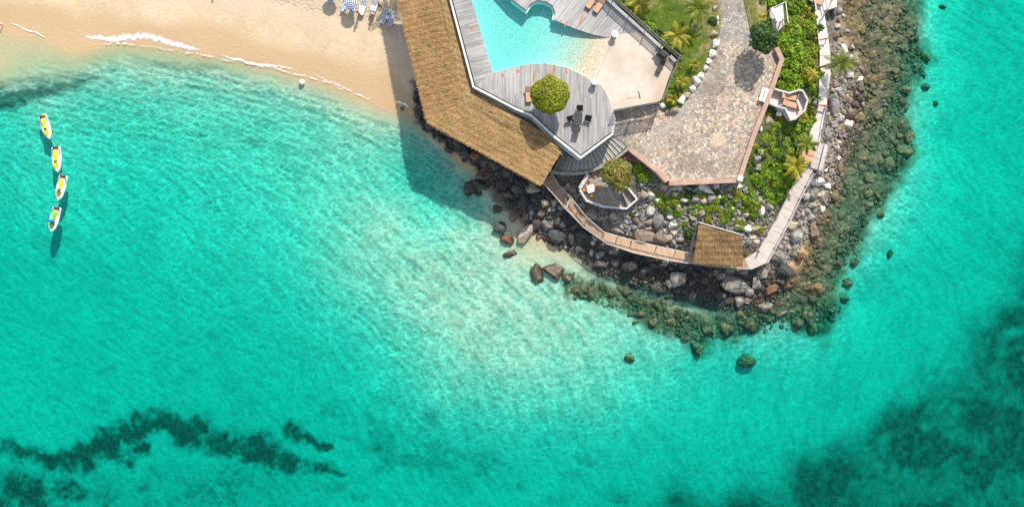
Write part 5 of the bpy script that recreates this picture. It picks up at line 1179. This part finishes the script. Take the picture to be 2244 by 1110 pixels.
palm('small feathery palm alone on the green lawn', 1520, 140, .72, .9, PLAZA, 12, M['lf_py'], (0, .1), 5)
palm('small orange tipped palm on the lawn nearest the fence corner', 1495, 180, .85, 1.0, PLAZA, 11, M['lf_py'], (0, .1), 6)
palm('small yellow palm in front of the lowest white lawn stones', 1474, 217, .9, .8, PLAZA, 13, M['lf_py'], (0, 0), 7)
palm('leaning shore palm reaching over the path towards the sea', 1843, 137, 2.2, 3.0, 2.0, 14, M['lf_p'], (2.2, .2), 8)
palm('garden palm with drooping fronds above two peach loungers', 1769, 316, 1.7, 2.6, 2.6, 12, M['lf_p'], (.2, 0), 9)
palm('yellow green palm leaning over the pale walkway', 1745, 366, 1.9, 2.4, 2.3, 13, M['lf_py'], (.3, -.1), 10)
palm('dark spiky yucca at the edge of the bleached boards', 1797, 62, .62, 1.4, 2.6, 16, M['lf_d'], (.1, 0), 11, 'yucca_plant')
palm('dark spiky yucca beside the lower red rope barrier', 1790, 213, .62, 1.4, 2.6, 16, M['lf_d'], (.1, 0), 12, 'yucca_plant')
palm('small yellow palm behind the round dark tree', 1668, 38, .8, 1.4, PLAZA, 11, M['lf_py'], (0, 0), 13)
palm('young palm with yellow fronds in the garden thicket', 1781, 165, 1.0, 1.4, 3.0, 10, M['lf_py'], (0, 0), 14)
palm('tall palm beyond the photo top edge whose shadow falls on the beach', 892, -178, 2.4, 7.5, 1.5, 15, M['lf_p'], (.2, .2), 15)
palm('palm beyond the photo top edge shading the lawn', 1432, -52, 2.2, 3.6, PLAZA, 15, M['lf_p'], (.1, .2), 16)

# grass blades on the lawn
LAWN = [(1350,-30),(1490,125),(1453,222),(1470,248),(1486,238),(1500,224),(1520,196),(1540,163),(1556,133),(1570,98),(1578,62),(1578,30),(1572,-30)]
n = 30000; gx = RNG.uniform(1345, 1660, n); gy = RNG.uniform(-30, 250, n)
L2 = [(1624,-30),(1632,0),(1642,45),(1651,88),(1668,86),(1678,60),(1678,-30)]
ok = (poly_sd(gx, gy, LAWN) < -1) | (poly_sd(gx, gy, L2) < -1); gx, gy = gx[ok], gy[ok]; n = len(gx)
k_ = S * (H - PLAZA) / H; bx = (gx - 1122) * k_; by = (555 - gy) * k_; az = RNG.uniform(0, 6.28, n); hh = RNG.uniform(.05, .14, n)
b0 = np.stack([bx, by, np.full(n, PLAZA + .11)], 1); s_ = np.stack([-np.sin(az), np.cos(az), 0 * az], 1) * .03; tp = b0 + np.stack([np.cos(az) * .09, np.sin(az) * .09, hh], 1)
V = np.stack([b0 - s_, b0 + s_, tp], 1).reshape(-1, 3)
tag(mesh_np('grass', V, np.arange(n * 3).reshape(-1, 3), M['lf_y']), 'short patchy grass growing on the garden lawn', 'grass', kind='stuff')
# ------------------------------------------------------------------ rocks
random.seed(21)
def rockmesh(seed, cuts=5, sub=3, rough=.16):
    rg = random.Random(seed); bm = bmesh.new(); bmesh.ops.create_icosphere(bm, subdivisions=sub, radius=1); off = Vector((rg.random() * 50, rg.random() * 50, rg.random() * 50))
    pl_ = []
    for _ in range(cuts):
        v = Vector((rg.gauss(0, 1), rg.gauss(0, 1), rg.gauss(0, .7) + .25)).normalized(); pl_.append((v, rg.uniform(.5, .82)))
    for v in bm.verts:
        d = v.co.normalized(); p = d * (1 + .22 * mnoise.noise(d * 1.2 + off))
        for n_, q in pl_:
            e = p.dot(n_) - q
            if e > 0: p -= n_ * e * .97
        p += d * rough * .5 * mnoise.noise(d * 3.1 + off) + d * rough * .22 * mnoise.noise(d * 8 + off); v.co = p
    xs_ = max(abs(v.co.x) for v in bm.verts); ys_ = max(abs(v.co.y) for v in bm.verts); zs_ = max(abs(v.co.z) for v in bm.verts)
    for v in bm.verts: v.co = Vector((v.co.x / xs_, v.co.y / ys_, v.co.z / zs_))
    me = bpy.data.meshes.new('boulder'); bm.to_mesh(me); bm.free(); me.materials.append(M['rk_g'])
    for p in me.polygons: p.use_smooth = True
    me.set_sharp_from_angle(angle=R(32)); return me
RM = [rockmesh(300 + i, 5 + i % 6, 3, .2) for i in range(16)]
CMRM = [rockmesh(500 + i, 2, 3, .55) for i in range(6)]
RK = dict(g=('rk_g','grey'), d=('rk_d','dark'), b=('rk_b','brown'), t=('rk_t','tan'), w=('rk_w','white'), o=('rk_o','rusty'), r=('rk_r','coral crusted'))
LANDM = [('the beach shadow edge',905,215),('the thatched eave corner',940,265),('the middle of the thatched eave',1060,345),('the thatched roof tip',1180,405),('the half sunk dark rocks',1040,411),('the big split boulder',1151,512),
 ('the first walkway bend',1238,456),('the dining terrace',1330,455),('the brown walkway middle',1300,510),('the tan walkway start',1326,532),('the tan walkway middle',1400,555),('the thatched hut',1575,545),('the walkway tip',1642,590),('the pale walkway foot',1690,555),('the pale walkway middle',1729,490),('the lookout platform',1805,350),
 ('the lower rope barrier',1812,231),('the leaning palm',1850,150),('the upper platform',1830,20),('the big pale boulder',1828,227),('the round dark boulder',1488,610),('the cracked grey boulder',1607,625),('the pale slab in the water',1675,672),('the coral shelf',1786,640),('the brick wall',1540,405),('the russet tree',1380,400),('the twin rocks in the shallows',1200,596),('the garden shrubs',1690,400),('the lawn edge',1530,170)]
ROCKN = 0
def rock(px, py, rx, ry, ang=0, ty='g', label=None, z=None, hk=None, lift=None, grp=None, name='boulder'):
    global ROCKN
    ROCKN += 1
    me = (CMRM if ty == 'r' else RM)[(ROCKN * 7) % (6 if ty == 'r' else 16)]
    g = gz(px, py) if z is None else z; rz_ = min(rx, ry) * S * (hk or random.uniform(.75, 1.0))
    zc = g + rz_ * (.35 if lift is None else lift); o = bpy.data.objects.new(name, me); COL.objects.link(o); c = P(px, py, zc)
    o.location = c; o.scale = (rx * S * 1.06, ry * S * 1.06, rz_); o.rotation_euler = (random.uniform(-.12, .12), random.uniform(-.12, .12), -R(ang))
    o.material_slots[0].link = 'OBJECT'; o.material_slots[0].material = M[RK[ty][0]]
    m_ = (rx + ry) / 2; sz = 'tiny' if m_ < 5 else 'small' if m_ < 8 else 'mid sized' if m_ < 12 else 'large' if m_ < 18 else 'huge'
    if label is None:
        lm_ = min(LANDM, key=lambda q: (q[1] - px) ** 2 + (q[2] - py) ** 2); dx, dy = px - lm_[1], py - lm_[2]
        sha = 'long' if max(rx, ry) / min(rx, ry) > 1.45 else 'round' if max(rx, ry) / min(rx, ry) < 1.13 else 'oval'
        side = ('above' if dy < 0 else 'below') if abs(dy) > abs(dx) else ('left of' if dx < 0 else 'right of')
        label = f'{sz} {sha} {RK[ty][1]} {"underwater rock" if ty == "r" else "boulder"} {side} {lm_[0]}'
    tag(o, label, 'rock', grp or ('coral crusted rocks in the shallows' if ty == 'r' else 'shore boulders')); return o
ROCKS = [
(1029,413,17,15,-8,'d','left half sunk dark rock off the thatched roof'),(1053,404,17,12,10,'d','right half sunk dark rock off the thatched roof'),(1047,424,10,6,0,'d'),(1035,398,8,5,0,'d'),(1066,411,7,6,0,'d'),(1089,459,12,9,20,'d'),(1116,451,11,12,0,'d'),(1151,511,25,14,-50,'t','big split tan boulder lit at the shadow edge'),(1098,497,17,14,10,'d'),(1112,524,16,11,30,'o'),(1119,556,17,8,-10,'b','low brown rock alone in the sunlit shallows'),
(1176,598,15,22,-28,'b','upright brown oval rock, left of the two in the shallows'),(1214,593,24,17,35,'b','broad brown rock, right of the two in the shallows'),(1242,608,11,12,0,'t'),(1222,518,22,16,15,'d','largest dark boulder under the brown walkway'),(1253,520,9,18,-10,'d'),(1227,487,18,13,30,'d'),(1201,495,16,12,20,'g'),(1173,491,11,12,0,'d'),
(1168,412,16,12,10,'t'),(1196,445,10,10,0,'t'),(1215,445,8,9,0,'t'),(1209,459,10,5,0,'t'),(1168,452,12,8,20,'d'),(1172,435,10,9,0,'d'),(1149,440,14,13,0,'d'),(1134,412,14,13,0,'d'),(1105,403,12,14,10,'d'),(1062,376,24,8,-20,'b'),(1281,513,20,9,5,'d'),
(1297,553,6,9,0,'g'),(1315,558,9,10,10,'g'),(1313,578,18,9,10,'d'),(1349,576,11,9,0,'g'),(1376,579,22,17,-5,'d','large dark grey boulder below the tan walkway start'),(1410,591,19,14,-30,'d','tilted dark boulder with a lit face below the tan walkway'),(1488,610,20,20,0,'g','round blue grey boulder in the water below the walkway'),(1466,622,8,14,-20,'g'),
(1606,625,31,21,18,'g','huge cracked grey boulder below the thatched hut'),(1642,637,10,12,0,'g'),(1658,617,12,17,-15,'g'),(1669,602,12,10,0,'g'),(1434,580,12,8,20,'d'),(1458,575,8,8,0,'g'),(1366,553,12,8,0,'d'),(1631,594,9,8,0,'g'),(1604,588,14,7,0,'g'),(1397,560,9,7,0,'d'),(1553,592,10,7,0,'d'),(1524,597,12,9,10,'d'),
(1407,515,27,15,14,'b','big brown tan boulder on the uphill side of the tan walkway'),(1442,519,20,14,30,'b'),(1466,521,10,10,0,'t'),(1442,486,12,18,0,'g'),(1493,523,10,7,0,'g'),(1474,493,10,8,0,'w'),(1296,469,20,14,-15,'t'),(1320,477,9,6,0,'g'),(1358,470,7,6,0,'g'),
(1455,410,10,8,10,'t'),(1485,411,11,7,0,'w'),(1547,412,21,9,28,'w','largest white rock below the brick wall'),(1543,439,9,8,0,'t'),(1560,435,10,11,0,'g'),(1523,434,10,9,0,'t'),(1511,429,6,7,0,'g'),(1568,407,8,7,0,'w'),(1577,431,8,6,0,'w'),(1539,467,8,9,0,'t'),(1586,441,10,5,-20,'t'),(1617,409,9,6,0,'w'),(1601,409,6,6,0,'t'),
(1707,560,20,14,10,'g','large cracked grey boulder right of the walkway tip'),(1718,591,20,13,20,'d','large dark angular boulder right of the walkway tip'),(1745,518,16,17,0,'g'),(1736,494,14,12,20,'t'),(1783,507,12,17,-20,'b'),(1770,464,8,9,0,'g'),(1776,475,12,10,-30,'g'),(1748,475,7,8,0,'g'),(1689,635,20,10,-22,'o','long rusty orange wet boulder by the tip'),(1675,673,23,12,5,'g','pale grey slab standing in the water off the tip'),(1660,660,12,6,0,'o'),(1726,626,10,9,0,'o'),(1753,561,12,12,0,'o'),(1667,599,12,11,0,'g'),(1599,659,14,10,0,'d'),(1637,658,11,8,0,'o'),(1727,541,9,8,0,'t'),(1740,556,10,9,0,'g'),
(1828,227,14,25,-3,'g','big pale grey boulder beside the lower rope barrier'),(1869,184,8,10,0,'b'),(1862,166,11,8,0,'g'),(1842,173,9,8,0,'t'),(1876,128,9,18,-8,'g','flat grey slab upright beside the leaning palm'),(1859,126,10,9,0,'w'),(1850,108,7,13,-25,'w'),(1888,152,7,13,-25,'b'),(1851,216,9,9,20,'b'),(1876,205,8,8,0,'b'),(1865,252,14,11,-30,'b'),(1840,262,12,8,-15,'g'),(1828,274,8,9,0,'g'),(1813,297,9,16,-15,'g'),(1839,312,7,7,0,'t','small pinkish boulder beside the lookout platform'),(1824,317,5,7,0,'g'),(1843,364,9,18,5,'b','tall brown boulder in the water off the lookout platform'),(1819,351,8,8,0,'t'),(1887,190,8,15,-10,'b'),(1886,217,9,8,0,'b'),(1873,228,9,8,0,'b'),
(1790,398,17,11,10,'w','broad pale boulder right of the walkway bend'),(1780,424,12,15,25,'g'),(1800,428,12,9,-20,'t'),(1764,430,10,9,0,'g'),(1768,460,7,6,0,'g'),(1752,490,9,8,0,'g'),(1826,28,8,12,-10,'d'),(1834,58,8,6,0,'g'),(1830,78,9,8,0,'b'),(1832,103,6,7,0,'t'),(1866,104,7,6,0,'g'),(1826,118,6,6,0,'g'),
(913,214,8,12,10,'d'),(920,190,6,13,0,'d'),(926,208,8,9,0,'g'),(921,244,14,16,15,'d','largest dark boulder at the shaded beach corner'),(931,241,8,12,0,'b'),(929,224,7,8,0,'g'),(882,238,5,4,0,'b','small lone rock on the shaded wet sand'),(925,268,8,7,0,'d'),(938,270,7,7,0,'d'),(946,280,10,9,0,'d'),(964,278,14,10,20,'g'),(988,300,11,9,0,'d'),(971,303,12,9,0,'d'),(1007,313,15,11,25,'d'),(1023,331,11,16,-10,'d'),(1043,339,13,11,0,'o'),(1067,346,12,11,0,'d'),(1068,377,14,9,0,'o'),(1104,401,9,9,0,'d'),(1112,372,12,10,0,'d'),(1139,398,12,10,20,'d'),(1090,360,12,9,0,'d'),(1180,425,10,8,0,'d'),(1017,350,8,6,0,'d'),
(1657,347,11,9,-20,'g','grey boulder beside the right arm of the brick wall'),(1668,334,7,9,0,'t'),(1679,318,8,6,0,'d'),(1667,316,5,5,0,'d'),(1685,263,7,9,0,'t','pale flat topped stone block beside the garden deck'),(1708,247,8,8,0,'w'),(1783,222,7,9,0,'g'),(1668,283,4,6,0,'w'),(1692,288,4,4,0,'w'),(1662,368,8,8,0,'g'),(1683,450,14,9,20,'g'),(1664,436,9,8,0,'g'),(1655,502,12,9,0,'t'),(1648,520,10,6,0,'t'),(1657,530,9,7,0,'t'),(1640,530,8,6,0,'g')]
for q in ROCKS: rock(*q)
LAWNST = [(1564,73,9,8,0,'t','pinkish grey round stone at the top of the lawn edging'),(1570,95,8,11,10,'w','tall white stone, first below the pinkish one in the lawn edging'),(1560,119,8,10,20,'w','white stone above the small round one in the lawn edging'),(1553,135,6,7,0,'w','small round white stone in the lawn edging'),(1547,149,6,7,0,'w','squat white stone just below the small round one'),(1537,165,8,8,20,'w','stained white stone midway down the lawn edging'),(1526,178,9,11,-35,'w','pointed white stone jutting from the lawn edging'),(1518,194,8,7,0,'w','oval white stone below the pointed one'),(1505,208,9,7,0,'t','flat cream stone near the lower lawn edging'),(1494,219,8,12,20,'w','tall white slab at the lower lawn edging'),(1474,243,15,7,-20,'t','long cream slab at the lawn tip'),(1453,232,9,6,25,'w','flat white block beside the patio fence corner'),(1567,18,5,7,0,'t','small grey stone at the lawn edge near the green palm'),(1572,40,3,5,0,'w','smallest white stone above the edging shrub'),(1573,51,3,5,0,'w','small white stone beside the edging shrub')]
for q in LAWNST: rock(*q[:7], z=PLAZA + .1, hk=.8, lift=.4, grp='white stones edging the lawn', name='edging_stone')
SUBM = [(1786,633,24,15,5,'coral crusted slab off the walkway tip'),(1762,653,15,15,0,None),(1713,664,18,15,0,None),(1770,690,14,17,-20,None),(1748,705,14,14,0,None),(1780,720,11,14,0,None),(1836,578,13,12,0,'dark topped coral rock alone right of the point'),(1872,575,11,10,0,'deep round coral rock farthest right of the point'),(1858,619,13,12,0,'coral rock standing alone below the deep round one'),(1851,653,12,8,0,None),(1778,582,11,12,0,None),(1764,543,18,13,0,None),(1687,703,6,7,0,None),(1532,766,14,12,-20,'coral rock alone off the outer reef edge'),(1638,790,22,17,0,'largest coral rock alone in the turquoise water'),(1380,783,12,12,0,'sunken coral rock in the pale shallows'),(2028,190,11,9,0,'greenish rock alone right of the reef edge'),(2050,227,7,7,0,'small dark rock farthest right of the reef'),(2024,165,5,9,0,None),(1950,556,7,9,0,None),(1262,636,15,10,0,None),(2065,15,9,6,0,'small sunken rock near the photo top edge'),(1901,175,12,11,0,None),(1910,180,8,8,0,None),(1925,330,10,10,0,None),(1990,300,12,14,0,None),(1975,270,10,14,0,None),(2028,125,14,9,25,None),(1985,195,12,10,0,None),(1908,80,12,9,0,None),(1405,690,14,11,0,None),(1430,705,12,9,0,None),(1600,720,12,10,0,None),(1555,725,12,10,0,None),(1502,740,10,8,0,None),(1470,705,11,9,0,None),(1622,690,10,15,-20,None),(1340,640,13,10,0,None),(1725,652,10,10,0,None),(1800,600,16,12,0,None),(1795,560,12,12,0,None),(1930,470,9,8,0,None)]
for a, b, rx, ry, an, lb in SUBM:
    o = rock(a, b, rx, ry, an, 'r', lb, hk=.85, lift=.25)
    zt = o.location.z + o.scale.z
    if zt > -.03 and (a, b) not in ((1786,633),(1532,766)): o.location.z -= zt + .06
# scattered boulders filling the rocky belts
ZN = [([(905,180),(935,180),(950,270),(1010,310),(1110,365),(1195,405),(1210,430),(1180,450),(1120,420),(1050,365),(980,325),(925,285),(908,240)],26,'d',(6,12)),
 ([(1110,420),(1200,410),(1245,460),(1330,540),(1320,570),(1260,545),(1180,520),(1120,480)],20,'ddgb',(6,12)),
 ([(1290,540),(1390,558),(1550,586),(1640,592),(1690,585),(1735,600),(1700,640),(1650,660),(1560,660),(1460,640),(1400,605),(1320,575)],40,'ddgdd',(8,17)),
 ([(1240,400),(1270,420),(1290,455),(1400,470),(1480,500),(1515,550),(1440,535),(1330,503),(1290,470),(1250,425)],34,'gtbgt',(5,10)),
 ([(1400,400),(1470,405),(1610,400),(1680,440),(1690,490),(1650,540),(1632,500),(1530,480),(1480,490),(1420,470)],30,'gtgtw',(5,10)),
 ([(1735,490),(1760,440),(1790,385),(1815,385),(1825,420),(1800,470),(1770,520),(1740,560),(1710,545)],24,'gtgtw',(5,10)),
 ([(1815,240),(1835,100),(1850,90),(1885,140),(1890,230),(1860,280),(1840,330),(1850,380),(1820,400),(1800,380),(1818,320)],30,'gttbgw',(4,9)),
 ([(1825,0),(1850,0),(1860,80),(1830,90)],7,'bgd',(5,8))]
placed = [(q[0], q[1], (q[2] + q[3]) / 2) for q in ROCKS]
for poly, cnt, tys, (r0, r1) in ZN:
    pa = np.array(poly); done = 0
    for _ in range(cnt * 14):
        if done >= cnt: break
        a, b = random.uniform(pa[:, 0].min(), pa[:, 0].max()), random.uniform(pa[:, 1].min(), pa[:, 1].max())
        if poly_sd(np.array([a]), np.array([b]), poly)[0] > 0: continue
        r = random.uniform(r0, r1)
        if any((a - x) ** 2 + (b - y) ** 2 < (r * .72 + q * .85) ** 2 for x, y, q in placed): continue
        placed.append((a, b, r)); done += 1; rock(round(a), round(b), r * random.uniform(.85, 1.3), r * random.uniform(.75, 1), random.uniform(0, 180), random.choice(tys))
print('ROCKS', ROCKN)

def merged(name, items, base, m_, label, cat, kind='stuff'):
    """items: list of (loc, scale3, rotz)"""
    bv, bf = base; n = len(items); V = []; Fq = []
    for i, (p, s_, rz_) in enumerate(items):
        c, s = math.cos(rz_), math.sin(rz_); j = bv[i % len(bv)]; q = j * np.array(s_); V.append(np.stack([q[:, 0] * c - q[:, 1] * s + p[0], q[:, 0] * s + q[:, 1] * c + p[1], q[:, 2] + p[2]], 1))
        Fq.append(bf + i * len(j))
    return tag(mesh_np(name, np.vstack(V), np.vstack(Fq), m_, None, True), label, cat, kind=kind)
def lump(seed, sub, rough, cuts=3):
    me = rockmesh(seed, cuts, sub, rough); v = np.array([v.co[:] for v in me.vertices]); f = np.array([p.vertices[:] for p in me.polygons]); bpy.data.meshes.remove(me); return v, f
L1 = [lump(900 + i, 2, .3) for i in range(8)]; BASE2 = ([l[0] for l in L1], L1[0][1])
L0 = [lump(950 + i, 2, .9, 7) for i in range(12)]; BASE2R = ([l[0] for l in L0], L0[0][1])
# rubble between the boulders
for nm, poly, cnt, m_, (r0, r1), lb in (
  ('rubble', [(1215,395),(1265,420),(1290,460),(1400,460),(1400,400),(1620,400),(1690,440),(1700,480),(1660,550),(1520,500),(1515,550),(1330,503),(1250,425)], 2600, 'rk_g', (1.4, 4.2), 'grey rubble between the boulders below the terrace'),
  ('rubble', [(1735,490),(1760,440),(1785,385),(1800,320),(1815,240),(1825,100),(1845,90),(1895,150),(1890,230),(1850,390),(1810,450),(1770,520),(1740,570),(1690,600),(1690,560)], 1700, 'rk_g', (1.4, 4.0), 'grey rubble between the walkway and the reef'),
  ('rubble', [(905,180),(960,270),(1110,355),(1240,450),(1330,535),(1640,592),(1730,600),(1690,680),(1600,680),(1480,660),(1320,600),(1290,580),(1180,520),(1040,365),(915,275)], 2300, 'rk_d', (1.6, 5.0), 'dark wet rubble along the shaded waterline')):
    pa = np.array(poly); it = []
    a = RNG.uniform(pa[:, 0].min(), pa[:, 0].max(), cnt * 6); b = RNG.uniform(pa[:, 1].min(), pa[:, 1].max(), cnt * 6); ok = poly_sd(a, b, poly) < 0; a, b = a[ok][:cnt], b[ok][:cnt]
    x = (a - 1122) * S; y = (555 - b) * S; z = base_h(x, y); k = (H - z) / H; x, y = x * k, y * k; z = base_h(x, y)
    for xx, yy, zz in zip(x, y, z):
        r = RNG.uniform(r0, r1) * S; it.append(((xx, yy, zz + r * .2), (r * RNG.uniform(.9, 1.5), r * RNG.uniform(.8, 1.1), r * .8), RNG.uniform(0, 6.28)))
    merged(nm, it, BASE2, M[m_], lb, 'rubble')
# the coral reef: one mass of crusted lumps
pa = np.array(REEF); it = []
for cnt, f in ((90, lambda: 8 + 9 * RNG.random()), (450, lambda: 3.2 + 4.5 * RNG.random()), (6000, lambda: 1.3 + 2.2 * RNG.random())):
    a = RNG.uniform(1230, 2040, cnt * 8); b = RNG.uniform(-60, 780, cnt * 8)
    d = poly_sd(a, b, REEF) + (fbm(a / 40, b / 40, 4, 5) - .5) * 60; ok = d < (0 if cnt > 200 else -8); a, b = a[ok][:cnt], b[ok][:cnt]
    x = (a - 1122) * S; y = (555 - b) * S; z = base_h(x, y)
    for xx, yy, zz in zip(x, y, z):
        r = f() * S; h = r * RNG.uniform(.4, .75); h = min(h, max(.08, (-.04 - zz) / 1.3)) if zz < -.12 else h * .5
        it.append(((xx, yy, zz + h * .08), (r * RNG.uniform(.9, 1.5), r * RNG.uniform(.75, 1.1), h), RNG.uniform(0, 6.28)))
merged('coral_reef', it, BASE2R, M['rk_r'], 'olive brown coral reef of crusted lumps under clear water', 'reef')
